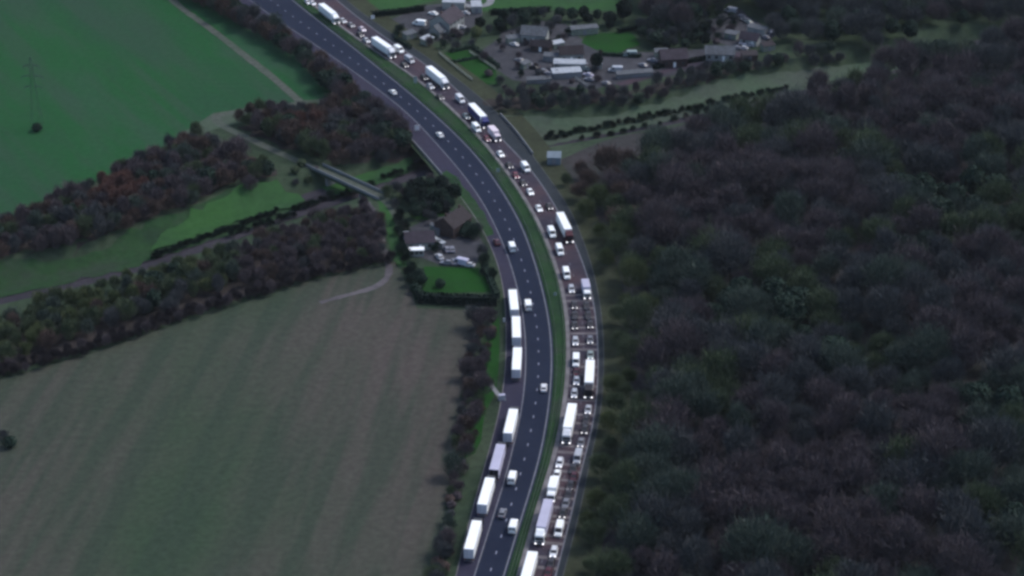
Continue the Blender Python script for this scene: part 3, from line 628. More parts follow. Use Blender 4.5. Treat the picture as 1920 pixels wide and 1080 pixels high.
QUEUE = [
 ('van', 1034.5, 434, 'white_paint', 'white van queuing left of the maroon cabbed lorry'),
 ('van', 1049.5, 467, 'white_paint', 'white van queuing second below the one beside the maroon cab'),
 ('van', 1062, 511, 'white_paint', 'white van queuing up the road from the pale grey box lorry'),
 ('estate', 1071.5, 541, 'silver', 'silver estate car queuing left of the pale grey box lorry'),
 ('car', 1077, 571, 'dark_paint', 'dark car with lit headlamps alone in the inner lane below the box lorry'),
 ('car', 1078, 590, 'dark_paint', 'dark car in the inner lane, left one of a side by side pair'),
 ('car', 1103, 590, 'dark_paint', 'dark car in the outer lane, right one of a side by side pair'),
 ('car', 1100, 572, 'dark_paint', 'dark car directly ahead of the pale grey box lorry'),
 ('car', 1077.5, 609, 'dark_paint', 'dark car with bright lamps directly behind the silver car in the inner lane'),
 ('car', 1106.5, 607, 'dark_paint', 'dark car with bright lamps in the outer lane, upper of two'),
 ('estate', 1079, 639, 'silver', 'silver estate car above the white van in the inner lane'),
 ('car', 1106.5, 636, 'grey_paint', 'grey car with dim lamps above the pale green car in the outer lane'),
 ('car', 1107, 665, 'pale_green_paint', 'pale green car close behind the white lorry with the black cab'),
 ('van', 1080, 674, 'white_paint', 'white van queuing left of the pale green car'),
 ('car', 1081, 697, 'maroon_paint', 'dark maroon car in the inner lane beside the white trailer'),
 ('car', 1081, 713, 'silver', 'silver car in the inner lane below the dark maroon car'),
 ('estate', 1077, 737, 'silver', 'silver estate car directly behind the lorry with pale grey cab'),
 ('car', 1103, 767, 'silver', 'silver car in the outer lane ahead of the black cabbed lorry'),
 ('car', 1099, 786, 'dark_paint', 'dark unlit car in the outer lane right of the pale cabbed lorry'),
 ('car', 1096.5, 804, 'dark_paint', 'dark car with bright lamps right of the pale grey lorry cab'),
 ('car', 1089.5, 829, 'grey_paint', 'grey car with bright lamps ahead to the right of the pale grey lorry cab'),
 ('van', 1083.5, 855, 'silver', 'silver van in the outer lane by the edge of the wood'),
 ('estate', 1049.5, 867, 'dirty_white', 'dirty white estate car behind the white car in the inner lane'),
 ('car', 1044.5, 889, 'white_paint', 'white car tucked behind the short white box lorry'),
 ('car', 1075, 878, 'dark_paint', 'dark car in the outer lane directly ahead of the silver van'),
 ('car', 1076, 893, 'maroon_paint', 'dark maroon car in the outer lane right of the white car'),
 ('car', 1070, 909, 'dark_paint', 'dark car in the outer lane right of the short white box lorry'),
 ('car', 1066, 926, 'dark_paint', 'dark car in the outer lane right of the small box lorry cab'),
 ('car', 1061, 943, 'grey_paint', 'dark grey car in the outer lane right of the lavender trailer front'),
 ('car', 1056, 961, 'dark_paint', 'dark car with bright lamps right of the lavender grey trailer'),
 ('van', 1048.5, 990, 'white_paint', 'white van right of the white cab of the lavender lorry'),
 ('estate', 1038.5, 1034, 'dirty_white', 'pale estate car in the outer lane near the lower edge'),
 ('car', 1033, 1056, 'dark_paint', 'dark car behind the last car in the outer lane at the lower edge'),
 ('car', 1028, 1073, 'maroon_paint', 'dark maroon car lowest in the outer queuing lane'),
 ('car', 1010.5, 390, 'white_paint', 'white car left of a dark lit car above the maroon cabbed lorry'),
 ('car', 1030, 386, 'dark_paint', 'dark lit car close behind the maroon cabbed lorry'),
 ('car', 994, 359, 'white_paint', 'white car in the inner lane between two darker cars'),
 ('van', 985.5, 312, 'white_paint', 'white van alone in the outer lane beside the blue grey hut'),
 ('car', 981, 342, 'dark_paint', 'dark lit car just behind the white car in the inner lane'),
 ('car', 967, 328, 'red_paint', 'dull red car in the inner lane left of the lone white van'),
 ('car', 955, 309, 'dark_paint', 'dark lit car behind the dull red car'),
 ('car', 938.5, 288, 'white_paint', 'white car alone in the inner lane beside the railway bridge'),
 ('car', 913, 259, 'red_paint', 'red car in front of the white van at the railway bridge'),
 ('van', 893.5, 238, 'white_paint', 'white van close beside the blue sided lorry, lower of two'),
 ('car', 874, 217, 'pale_green_paint', 'pale car on the left of the blue sided lorry'),
 ('van', 863, 184, 'dirty_white', 'dirty white van queuing directly behind the blue sided lorry'),
 ('car', 825, 181, 'dark_paint', 'dark car with small lamps in the inner lane below the silver car'),
 ('car', 807, 161, 'silver', 'silver car to the left of the lorry by the paddock'),
 ('car', 795, 144, 'dark_paint', 'dark lit car behind the silver car near the paddock'),
 ('van', 768, 110, 'silver', 'silver van between two white lorries'),
 ('car', 758, 121, 'dark_paint', 'dark car with faint lamps left of the silver van'),
 ('van', 748, 91, 'white_paint', 'white van alongside the lorry below the farmyard'),
 ('car', 687, 75, 'silver', 'silver car directly behind the lorry below the farmyard'),
 ('car', 675, 64, 'dark_paint', 'dark lit car beside the pinkish car'),
 ('car', 679, 54, 'pink_white', 'pinkish white car in the far part of the queue'),
 ('car', 658, 46, 'grey_paint', 'dark grey car uphill of the pinkish car'),
 ('car', 643, 38, 'silver', 'silver grey car just ahead of the highest lorry'),
 ('car', 625, 36, 'dark_paint', 'dark car with glaring lamps at the left corner of the highest lorry'),
 ('car', 586, 5, 'dirty_white', 'pale car at the upper edge behind the highest lorry'),
 ('car', 577, 3, 'dirty_white', 'pale car leftmost at the upper edge of the queue'),
]
UNLIT = {(1075, 878), (1076, 893), (1066, 926), (1061, 943), (1078, 590), (1103, 590), (1100, 572), (1033, 1056), (1028, 1073), (1099, 786), (1081, 697)}
for k, px, py, p, l in QUEUE: vehicle(k, px, py, p, l, 'R', (px, py) not in UNLIT)
for k, px, py, p, l, s in [
 ('car', 736.5, 172, 'white_paint', 'white car highest on the free flowing carriageway', 'L'),
 ('car', 824.5, 252, 'white_paint', 'white car driving away over the railway bridge', 'L'),
 ('van', 959.5, 460, 'white_paint', 'white van driving away beside the house driveway', 'L'),
 ('van', 990, 569, 'white_paint', 'white van driving away beside the farthest parked lorry', 'L'),
 ('car', 1019.5, 726, 'dirty_white', 'dirty white car alone close to the median', 'L'),
 ('van', 961, 892, 'white_paint', 'white van driving away beside the lavender grey parked lorry', 'L'),
 ('car', 942, 961, 'grey_paint', 'grey car driving away beside the parked lorries', 'L'),
 ('van', 963, 983, 'white_paint', 'white van driving away just right of the grey car', 'L'),
 ('car', 931.5, 453, 'maroon_paint', 'dark maroon car at the mouth of the house driveway', 'S'),
]: vehicle(k, px, py, p, l, s, False)
PK = 'vehicles parked by the houses'
ROWL = ['first', 'second', 'third', 'fourth', 'fifth', 'sixth', 'seventh', 'eighth']
for nm, (x0, y0, x1, y1), n_, cols in (('row along the slanting edge of the right hand yard', (1388, 30, 1440, 62), 7, ('silver', 'grey_paint', 'pale_green_paint')), ('row at the foot of the right hand yard', (1345, 93, 1392, 88), 5, ('silver', 'dirty_white', 'grey_paint')),
                        ('line of parked cars above the paddock yard', (975, 112, 1030, 138), 5, ('grey_paint', 'silver', 'dark_paint')), ('line of parked cars beside the stables', (1092, 118, 1106, 148), 4, ('silver', 'pale_green_paint', 'lavender_grey'))):
    for i in range(n_):
        t = i / (n_ - 1); c_ = cols[i % len(cols)]
        vehicle('car', x0 + (x1 - x0) * t + rng.uniform(-1.5, 1.5), y0 + (y1 - y0) * t + rng.uniform(-1, 1), 'silver' if c_ == 'dirty_white' else 'mid_grey' if c_ == 'silver' else c_, {'silver': 'mid grey', 'grey_paint': 'dark grey', 'pale_green_paint': 'pale green', 'dirty_white': 'off white', 'dark_paint': 'dark', 'lavender_grey': 'lavender grey'}[c_] + ' car, ' + ROWL[i] + ' in the ' + nm, 'P', False, rz=rng.uniform(.4, 1.4), group=PK)
for k, px, py, p, l, rz in [
 ('van', 786, 41, 'white_paint', 'white van parked left of the purple roofed farmhouse', 1.2),
 ('car', 812, 24, 'white_paint', 'small white car at the left corner of the purple roofed farmhouse', .9),
 ('car', 847, 19, 'white_paint', 'small white car behind the purple roofed farmhouse', 1.0),
 ('car', 872, 23, 'dirty_white', 'pale car right of the white one behind the farmhouse', 1.0),
 ('car', 864, 50, 'dirty_white', 'pale car at the right corner of the purple roofed farmhouse', 1.2),
 ('car', 964, 82, 'dirty_white', 'pale car alone on the brown yard', .8),
 ('van', 1154, 128, 'dirty_white', 'pale van parked on the farm road below the bright lawn', 1.5),
 ('van', 1181, 99, 'pale_green_paint', 'pale green van under the bright lawn', 1.6),
 ('car', 1206, 121, 'silver', 'silver car on the yard right of the pale van', .7),
 ('car', 1224, 112, 'silver', 'silver car farthest right of the middle yard cars', 1.1),
 ('car', 1137, 155, 'silver', 'silver car at the lower tip of the middle yard', .7),
 ('van', 1370, 17, 'dirty_white', 'pale van at the top of the right hand yard', 1.0),
 ('car', 1396, 80, 'pink_white', 'pinkish car at the lower left of the right hand yard', 1.2),
 ('car', 1404, 83, 'dirty_white', 'pale car right beside the pinkish one', 1.2),
 ('van', 1446, 60, 'silver', 'silver van at the right end of the right hand yard', .1),
 ('car', 1434, 69, 'silver', 'silver car left of the silver van', 1.0),
 ('car', 1410, 48, 'silver', 'silver car on the slope of the right hand yard', .8),
 ('car', 838, 466, 'silver', 'silver car in the house yard, left of two side by side', .2),
 ('car', 847, 466, 'silver', 'silver car in the house yard, right of two side by side', .2),
 ('car', 824, 480, 'dirty_white', 'pale car at the left of the house yard', .4),
 ('car', 838, 491, 'silver', 'silver car at the lower left of the house yard', 1.4),
 ('van', 863, 488, 'lavender_grey', 'lavender van in the house yard', 1.1),
 ('car', 878, 495, 'dirty_white', 'pale car at the right end of the house yard', 1.2),
 ('car', 852, 489, 'silver', 'silver car left of the lavender van in the house yard', .1),
]: vehicle(k, px, py, 'mid_grey' if p == 'silver' else 'silver' if p == 'dirty_white' else p, l.replace('silver', 'dull grey'), 'P', False, rz=rz, group=PK)

# ---------------------------------------------------------------- buildings
def house(px, py, wd, dp, hh, rise, rz, roof, wall, label, name='house', chim=True, cat='house'):
    """ridge runs along local x; wd along the ridge"""
    P = G(px, py, hh); r = empty(name, (P.x, P.y, 0.04), rz); tag(r, label, cat)
    a, b = wd / 2, dp / 2; mb = MB()
    mb.add([(-a, -b, 0), (a, -b, 0), (a, b, 0), (-a, b, 0), (-a, -b, hh), (a, -b, hh), (a, b, hh), (-a, b, hh), (-a, 0, hh + rise - .12), (a, 0, hh + rise - .12)],
           [(3, 2, 1, 0), (0, 1, 5, 4), (2, 3, 7, 6), (1, 2, 6, 9, 5), (3, 0, 4, 8, 7), (4, 5, 9, 8), (6, 7, 8, 9)]).build('wall', wall, r)
    o = .45; e = rise / b * o; t = .16
    ro = MB().add([(-a - o, -b - o, hh - e), (a + o, -b - o, hh - e), (a + o, 0, hh + rise), (-a - o, 0, hh + rise), (-a - o, b + o, hh - e), (a + o, b + o, hh - e),
                   (-a - o, -b - o, hh - e + t), (a + o, -b - o, hh - e + t), (a + o, 0, hh + rise + t), (-a - o, 0, hh + rise + t), (-a - o, b + o, hh - e + t), (a + o, b + o, hh - e + t)],
                  [(0, 3, 2, 1), (3, 4, 5, 2), (6, 7, 8, 9), (9, 8, 11, 10), (0, 1, 7, 6), (4, 10, 11, 5), (0, 6, 9, 3), (3, 9, 10, 4), (1, 2, 8, 7), (2, 5, 11, 8)]).build('roof', roof, r)
    if chim:
        for sx in (-1, 1): MB().box(sx * a * .75 - .35, sx * a * .75 + .35, -.3, .3, hh + rise - .5, hh + rise + 1.0).build('chimney', 'wall_brick', ro)
    k = max(2, int(wd / 2.6)); two = hh > 4
    for sy in (-1, 1):
        for i in range(k):
            x = -a + wd * (i + .5) / k
            for z in ([1.0, 3.5] if two else [1.0]):
                if sy == -1 and i == k // 2 and z == 1.0:
                    MB().box(x - .5, x + .5, -b - .05, -b - .003, 0, 2.1).build('door', 'white_paint', r); continue
                MB().box(x - .55, x + .55, min(sy * (b + .003), sy * (b + .05)), max(sy * (b + .003), sy * (b + .05)), z, z + 1.15).build('window', 'glass', r)
    return r
house(849, 412, 10.5, 7.5, 3.8, 2.8, R(58), 'roof_brown', 'wall_brick', 'brown roofed house between the motorway and the hedged lawn')
house(786, 446, 9, 6.5, 3.0, 2.3, R(8), 'roof_purple', 'wall_render', 'low dark roofed house with pale walls left of the yard', chim=False)
g1 = G(781, 466, 2.4); cv = empty('conservatory', (g1.x, g1.y, 0.04), R(4)); tag(cv, 'white flat roofed lean-to in front of the dark roofed house', 'conservatory')
MB().box(-2.3, 2.3, -1.1, 1.1, 0, 2.2).build('wall', 'wall_render', cv); MB().box(-2.45, 2.45, -1.25, 1.25, 2.2, 2.4, bev=.03).build('roof', 'white_paint', cv)
for x in (-1.4, 0, 1.4): MB().box(x - .5, x + .5, -1.15, -1.103, .8, 1.8).build('window', 'glass', cv)
def shed(px, py, wd, dp, hh, rz, roof, wall, label, name='shed', cat='shed'):
    P = G(px, py, hh); r = empty(name, (P.x, P.y, 0.04), rz); tag(r, label, cat); a, b = wd / 2, dp / 2
    MB().add([(-a, -b, 0), (a, -b, 0), (a, b, 0), (-a, b, 0), (-a, -b, hh), (a, -b, hh), (a, b, hh + .5), (-a, b, hh + .5)], [(3, 2, 1, 0), (4, 5, 6, 7), (0, 1, 5, 4), (1, 2, 6, 5), (2, 3, 7, 6), (3, 0, 4, 7)]).build('wall', wall, r)
    MB().add([(-a - .2, -b - .2, hh), (a + .2, -b - .2, hh), (a + .2, b + .2, hh + .55), (-a - .2, b + .2, hh + .55), (-a - .2, -b - .2, hh + .15), (a + .2, -b - .2, hh + .15), (a + .2, b + .2, hh + .7), (-a - .2, b + .2, hh + .7)],
             [(3, 2, 1, 0), (4, 5, 6, 7), (0, 1, 5, 4), (1, 2, 6, 5), (2, 3, 7, 6), (3, 0, 4, 7)]).build('roof', roof, r)
    MB().box(-.6, .6, -b - .05, -b - .003, 0, min(2.1, hh - .3)).build('door', 'grey_paint', r)
    return r
shed(762, 444, 1.4, 5, 2.2, R(4), 'roof_pale', 'wall_render', 'narrow white shed at the left wall of the dark roofed house')
shed(822, 452, 1.4, 4.6, 2.2, R(48), 'roof_pale', 'wall_render', 'small pale shed leaning between the two houses')
shed(815, 427, 1.0, 5, 2.0, R(28), 'roof_grey', 'timber_pale', 'thin grey garden shed above the pale shed')
shed(1039, 292, 4.6, 4.2, 2.7, R(-3), 'hut_blue_grey', 'hut_blue_grey', 'blue grey flat equipment hut beside the railway at the wood corner', 'equipment_hut', 'hut')
house(838, 33, 12, 9, 4.8, 3.2, R(62), 'roof_purple', 'wall_render', 'purple roofed farmhouse with cars around it')
house(824, 52, 8, 5, 2.8, 2.0, R(60), 'roof_grey', 'wall_render', 'grey roofed outbuilding in front of the farmhouse', 'outbuilding', False, 'outbuilding')
shed(851, 2, 9, 4, 3, R(-5), 'roof_pale', 'wall_render', 'long pale roofed barn at the upper edge', 'barn', 'barn')
shed(893, 8, 4, 6, 3, R(5), 'roof_pale', 'wall_render', 'pale shed right of the long barn', 'barn', 'barn')
house(1070, 96, 9, 6, 3.4, 2.2, R(6), 'roof_brown', 'wall_render', 'brown roofed cottage with pale walls beside the round dark tree', chim=False)
shed(1068, 117, 12, 3.6, 2.6, R(-4), 'roof_pale', 'wall_render', 'long pale roofed stable just below the cottage', 'stable', 'stable')
shed(1062, 133, 11, 4, 2.4, R(10), 'roof_pale', 'concrete', 'pale roofed stable lowest below the cottage', 'stable', 'stable')
house(1003, 60, 10, 7, 3.6, 2.4, R(-12), 'roof_grey', 'wall_render', 'grey roofed bungalow at the upper left of the middle yard', chim=False)
house(1015, 83, 8, 4, 2.4, 1.6, R(-14), 'roof_brown', 'wall_brick', 'brown roofed stable below the grey bungalow', 'outbuilding', False, 'outbuilding')
shed(1095, 52, 11, 3, 2.6, R(12), 'roof_grey', 'timber_pale', 'long grey shed above the bright lawn', 'shed', 'shed')
house(1262, 104, 10, 7, 3.6, 2.6, R(8), 'roof_purple', 'wall_brick', 'dark purple roofed house by the farm road', chim=False)
house(1350, 96, 11, 6, 3.0, 2.2, R(-4), 'roof_grey', 'wall_render', 'grey roofed building in front of the right hand yard', 'outbuilding', False, 'outbuilding')
house(1407, 70, 7, 5, 2.8, 2, R(-25), 'roof_purple', 'wall_render', 'small dark roofed building inside the right hand yard', 'outbuilding', False, 'outbuilding')
shed(1421, 52, 8, 3, 2.6, R(-34), 'roof_grey', 'wall_render', 'grey shed on the slanting edge of the right hand yard', 'shed', 'shed')
shed(1405, 101, 6, 4, 2.6, R(5), 'roof_brown', 'wall_brick', 'brown roofed shed at the bottom of the right hand yard', 'shed', 'shed')
for px, py, wd, dp, hh, rz, rf, wl, lab in [
 (962, 70, 5, 3, 2.2, .3, 'roof_grey', 'timber_pale', 'small grey shed at the left of the grey bungalow'),
 (1034, 104, 6, 3, 2.2, -.2, 'roof_grey', 'concrete', 'low grey store left of the cottage'),
 (1045, 80, 5, 2.5, 2.2, .5, 'roof_pale', 'timber_pale', 'pale shed at the corner of the brown yard'),
 (985, 118, 4, 2.5, 2.0, .8, 'roof_grey', 'timber_pale', 'grey shed between the scrub bushes of the brown yard'),
 (1010, 148, 9, 2, 1.6, .12, 'roof_grey', 'concrete', 'long low grey lean-to at the bottom of the brown yard'),
 (1240, 96, 5, 3, 2.2, .1, 'roof_grey', 'timber_pale', 'small grey shed left of the dark purple roofed house'),
 (1190, 136, 14, 2.4, 1.8, .2, 'roof_grey', 'concrete', 'long narrow grey store on the farm road bend'),
 (1372, 62, 5, 3, 2.2, -.5, 'roof_grey', 'timber_pale', 'grey shed in the middle of the right hand yard'),
 (1440, 84, 5, 3, 2.2, .4, 'roof_brown', 'timber_pale', 'brown shed below the right end of the right hand yard'),
 (768, 62, 5, 3, 2.2, .7, 'roof_grey', 'timber_pale', 'grey shed left of the farmhouse outbuilding'),
 (801, 72, 5, 3, 2.0, .9, 'roof_pale', 'timber_pale', 'pale shed in the garden below the farmhouse'),
 (1120, 118, 3, 3, 2.2, .2, 'roof_pale', 'wall_render', 'tiny pale kiosk beside the round dark tree'),
]: shed(px, py, wd, dp, hh, rz, rf, wl, lab)
# roadside furniture
def sign(px, py, w_, h_, zb, panel, label, name='road_sign', rz=0.2, legs=2):
    P = G(px, py, 0); r = empty(name, (P.x, P.y, H(P.x, P.y)), rz); tag(r, label, 'sign')
    MB().box(-w_ / 2, w_ / 2, -.05, .05, zb, zb + h_, bev=.02).build('sign_panel', panel, r)
    for x in ([-w_ * .35, w_ * .35] if legs == 2 else [0]): MB().tube((x, .1, 0), (x, .1, zb + h_ * .9), .09, .09, 8).build('post', 'galvanised', r)
sign(779, 160, 1.3, 2.6, 1.0, 'pale_green_paint', 'tall pale green sign panel standing in the grassy median', legs=1)
sign(934, 326, 1.2, 1.3, .8, 'pale_green_paint', 'small pale sign in the median below the railway bridge', legs=1)
sign(1041, 558, .9, 1.0, .8, 'pale_green_paint', 'tiny pale marker sign in the median beside the queue', legs=1)
sign(782, 248, 1.7, 1.9, .8, 'dirty_white', 'pale square sign on the left verge above the railway bridge')
sign(859, 341, .7, .9, .8, 'timber_pale', 'small dim marker post on the left verge below the railway bridge', legs=1)
sign(699, 38, 1.5, 1.5, .6, 'dirty_white', 'small white sign on the verge right of the far queue')
sign(945, 607, .6, 1.4, .6, 'dirty_white', 'thin white marker beside the parked lorries on the green verge', legs=1)
sign(836, 1034, .5, 1.2, .5, 'dirty_white', 'tiny white marker at the field hedge near the lower edge', legs=1)
P = G(941, 750, 0); cb = empty('roadside_cabinet', (P.x, P.y, 0.1), .2); tag(cb, 'pale grey cabinet on the left verge between the parked lorries', 'cabinet')
MB().box(-.9, .9, -.5, .5, .15, 1.7, bev=.05).build('cabinet_body', 'lavender_grey', cb); MB().box(-1.1, 1.1, -.7, .7, 0, .15).build('plinth', 'concrete', cb)
MB().box(-.8, -.03, -.54, -.503, .25, 1.6).build('door', 'silver', cb); MB().box(.03, .8, -.54, -.503, .25, 1.6).build('door', 'silver', cb)
Ld = pxline([(911, 708), (922, 725), (938, 745)], 2, 1)
strip_world('path', Ld, 1.3, 'concrete', 0.12)
def fence(pts, label, material='timber_pale', hgt=1.2, name='fence', solid=False):
    L = dense(np.array([G(x, y)[:2] for x, y in pts]), 2.5); r = empty(name, (L[0][0], L[0][1], 0.04)); tag(r, label, 'fence')
    mb = MB(); o0 = L[0]
    for z in ((.35, .75, 1.1) if not solid else (.2, .5, .8, 1.1)):
        for a, b in zip(L[:-1], L[1:]): mb.tube((*(a - o0), z), (*(b - o0), z), .09, .09, 4)
    mb.build('rail', material, r)
    for p in L[:60]: MB().box(p[0] - o0[0] - .08, p[0] - o0[0] + .08, p[1] - o0[1] - .08, p[1] - o0[1] + .08, 0, hgt).build('post', material, r)
fence([(823, 101), (850, 124), (886, 152)], 'pale rail fence on the road side of the paddock', solid=True)
fence([(880, 99), (905, 115), (930, 132)], 'pale rail fence on the yard side of the paddock', solid=True)
fence([(1075, 146), (1096, 160), (1118, 170)], 'pale fence at the lower tip of the middle farm yard', 'pale_concrete', solid=True)
fence([(842, 400), (860, 415)], 'short garden fence behind the brown roofed house')
# pylon in the green field
P = G(70, 238); py_ = empty('electricity_pylon', (P.x, P.y, 0)); tag(py_, 'thin dark green lattice pylon standing in the green field', 'pylon')
def lat(zs, ws):
    mb = MB()
    for (z0, w0), (z1, w1) in zip(list(zip(zs, ws))[:-1], list(zip(zs, ws))[1:]):
        c0 = [(-w0, -w0, z0), (w0, -w0, z0), (w0, w0, z0), (-w0, w0, z0)]; c1 = [(-w1, -w1, z1), (w1, -w1, z1), (w1, w1, z1), (-w1, w1, z1)]
        for i in range(4):
            j = (i + 1) % 4; mb.tube(c0[i], c1[i], .04, .04, 4); mb.tube(c0[i], c1[j], .02, .02, 4); mb.tube(c0[j], c1[i], .02, .02, 4)
    return mb
lat([0, 4, 8, 12, 16, 20, 24, 27], [2.1, 1.7, 1.35, 1.05, .8, .6, .45, .15]).build('tower', 'pylon_steel', py_)
for z, l in ((15.5, 3.2), (19.5, 3.8), (23.5, 2.8)):
    mb = MB()
    for s_ in (-1, 1):
        for t_ in (-1, 1): mb.tube((s_ * .5, t_ * .4, z + .8), (s_ * l, 0, z), .06, .05, 4); mb.tube((s_ * .5, t_ * .4, z), (s_ * l, 0, z), .06, .05, 4)
    ca = mb.build('crossarm', 'pylon_steel', py_)
    for s_ in (-1, 1): MB().tube((s_ * l, 0, z), (s_ * l, 0, z - 1.1), .08, .08, 6).build('insulator', 'roof_grey', ca)

# ---------------------------------------------------------------- trees, shrubs, hedges
def leaf_quads(Cn, size, asp=1.6, out=None):
    n = len(Cn); w_ = rng.normal(size=(n, 3)) * .95 + (out if out is not None else rng.normal(size=(n, 3)))
    w_ /= np.linalg.norm(w_, axis=1)[:, None]; u = np.cross(w_, rng.normal(size=(n, 3))); u /= np.linalg.norm(u, axis=1)[:, None]; v = np.cross(w_, u)
    s = size * rng.uniform(.6, 1.35, n)[:, None]; a = u * s * asp / 2; b = v * s / 2
    V = np.stack([Cn - a - b, Cn + a - b, Cn + a + b, Cn - a + b], 1).reshape(-1, 3)
    return V, np.arange(4 * n).reshape(-1, 4)
def crown_pts(n, h, rad, base, nclump, bushy=1.0):
    """clumps spread through the crown's volume, leaf points gathered round each clump"""
    c = []
    while len(c) < nclump:
        p = rng.uniform(-1, 1, 3)
        q_ = p[0] ** 2 + p[1] ** 2 + p[2] ** 2
        if q_ < 1 and (q_ > .25 or rng.random() < .25) and p[2] > -.75: c.append(p)
    c = np.array(c); mid = (h + base) / 2; hz_ = (h - base) / 2
    c = c * [rad * .80, rad * .80, hz_ * .82] + [0, 0, mid]
    c[:, :2] *= (1 - .25 * np.clip((c[:, 2] - mid) / hz_, 0, 1))[:, None]
    k = rng.integers(0, nclump, n); cr_ = rng.uniform(.55, 1.25, nclump) * rad * .34 * bushy
    d = rng.normal(size=(n, 3)); d /= np.linalg.norm(d, axis=1)[:, None]
    P = c[k] + d * (rng.uniform(.2, 1.15, n) ** .5 * cr_[k])[:, None] * [1, 1, .8]
    nf = int(n * .45); e = rng.normal(size=(nf, 3)); e /= np.linalg.norm(e, axis=1)[:, None]
    P[:nf] = e * (rng.uniform(.45, 1.0, nf) ** .5)[:, None] * [rad, rad, hz_] + [0, 0, mid]; d[:nf] = e
    return P, c, d + [0, 0, .5]
def trunk_mesh(h, rad, base, clumps, r0, nl=9):
    mb = MB(); top = Vector((rng.uniform(-.3, .3), rng.uniform(-.3, .3), base + (h - base) * .5))
    mb.tube((0, 0, -.3), (top.x * .5, top.y * .5, base * .9), r0, r0 * .7, 7); mb.tube((top.x * .5, top.y * .5, base * .9), top, r0 * .7, r0 * .35, 6)
    for i in range(min(nl, len(clumps))):
        t = rng.uniform(.1, .9); s0 = Vector((top.x * .5, top.y * .5, base * .9)).lerp(top, t); e = Vector(clumps[i])
        m_ = s0.lerp(e, .5) + Vector((0, 0, .3)); mb.tube(s0, m_, r0 * .4, r0 * .22, 5); mb.tube(m_, e, r0 * .22, r0 * .08, 4)
    return mb
TP = []
def bare_proto(h, rad, base, n, ln, wd, r0=.2, nl=9, name='tree'):
    """a leafless winter tree: limbs fanning from the trunk, thousands of thin upward twigs, gaps between the boughs"""
    nb = rng.integers(7, 12); az = rng.uniform(0, 6.28, nb); el = rng.uniform(.15, 1.0, nb); top = h - base
    B = np.c_[np.cos(az) * rad * .72 * (1 - el * .55), np.sin(az) * rad * .72 * (1 - el * .55), base + top * (.42 + .5 * el)]
    B = np.vstack([B, [0, 0, base + top * .82]]); k = rng.integers(0, len(B), n); sg = rng.uniform(.16, .30, len(B)) * rad
    P = B[k] + rng.normal(size=(n, 3)) * sg[k][:, None] * [1, 1, .95]
    nf = n // 4; a = rng.uniform(0, 6.28, nf); t = rng.uniform(0, 1, nf); rr = rad * rng.uniform(.1, 1, nf) ** .5 * np.sin(np.pi * (.12 + .75 * t))
    P[:nf] = np.c_[np.cos(a) * rr, np.sin(a) * rr, base + top * t]
    d = P - [0, 0, base * .5]; d /= np.linalg.norm(d, axis=1)[:, None]; d += rng.normal(size=(n, 3)) * .42; d[:, 2] += .25; d /= np.linalg.norm(d, axis=1)[:, None]
    v = np.cross(d, rng.normal(size=(n, 3))); v /= np.linalg.norm(v, axis=1)[:, None]
    L_ = ln * rng.uniform(.5, 1.4, n)[:, None] / 2; W = wd * rng.uniform(.6, 1.4, n)[:, None] / 2
    V = np.stack([P - d * L_ - v * W, P - d * L_ + v * W, P + d * L_ + v * W * .5, P + d * L_ - v * W * .5], 1).reshape(-1, 3); V[:, 2] = np.maximum(V[:, 2], .05)
    F = np.arange(4 * n).reshape(-1, 4); cme = quick_mesh('crown', V, F, ['leaf_slate'])
    t_o = trunk_mesh(h, rad, base, B, r0, len(B)).build('trunk', 'bark'); tme = t_o.data; bpy.data.objects.remove(t_o)
    return dict(h=h, rad=rad, crown=cme, trunk=tme, name=name, V=V, F=F)
def tree_proto(h, rad, base, n, leaf, ncl, name='tree', r0=.22, nl=9, asp=1.8, bushy=1.0):
    pts, cl, dr = crown_pts(n, h, rad, base, ncl, bushy); V, F = leaf_quads(pts, leaf, asp, dr)
    cme = quick_mesh('crown', V, F, ['leaf_slate']); tm = trunk_mesh(h, rad, base, cl, r0, nl)
    t_o = tm.build('trunk', 'bark'); tme = t_o.data; bpy.data.objects.remove(t_o)
    return dict(h=h, rad=rad, crown=cme, trunk=tme, name=name, V=V, F=F)
leafy = [tree_proto(rng.uniform(10, 13.5), rng.uniform(3.4, 4.8), rng.uniform(1.8, 3), 3400, .40, rng.integers(10, 16), bushy=1.0) for _ in range(3)]
bare = [bare_proto(rng.uniform(10, 16), rng.uniform(4.2, 7.4), rng.uniform(2.5, 5), 4600, 1.5, .13) for _ in range(9)]
big = leafy + bare
mid_ = [bare_proto(rng.uniform(4.5, 8.5), rng.uniform(2.2, 3.8), rng.uniform(.6, 1.6), 1900, 1.0, .12, r0=.11) for _ in range(8)]
mid_g = [tree_proto(rng.uniform(6.0, 8.5), rng.uniform(2.4, 3.4), rng.uniform(.8, 1.4), 1500, .36, rng.integers(9, 14), r0=.14) for _ in range(3)]
shr = [bare_proto(rng.uniform(2.4, 3.8), rng.uniform(1.5, 2.3), .15, 800, .8, .11, r0=.05, name='shrub') for _ in range(4)] + [tree_proto(3.0, 1.9, .2, 750, .28, 9, 'shrub', r0=.07, nl=6)]
def proto_for(protos, k):
    if protos is big: return leafy[rng.integers(3)] if k in ('dark_green', 'black_green') else bare[rng.integers(len(bare))]
    if protos is mid_: return mid_g[rng.integers(3)] if k in ('dark_green', 'black_green') else mid_[rng.integers(len(mid_))]
    return protos[rng.integers(len(protos))]
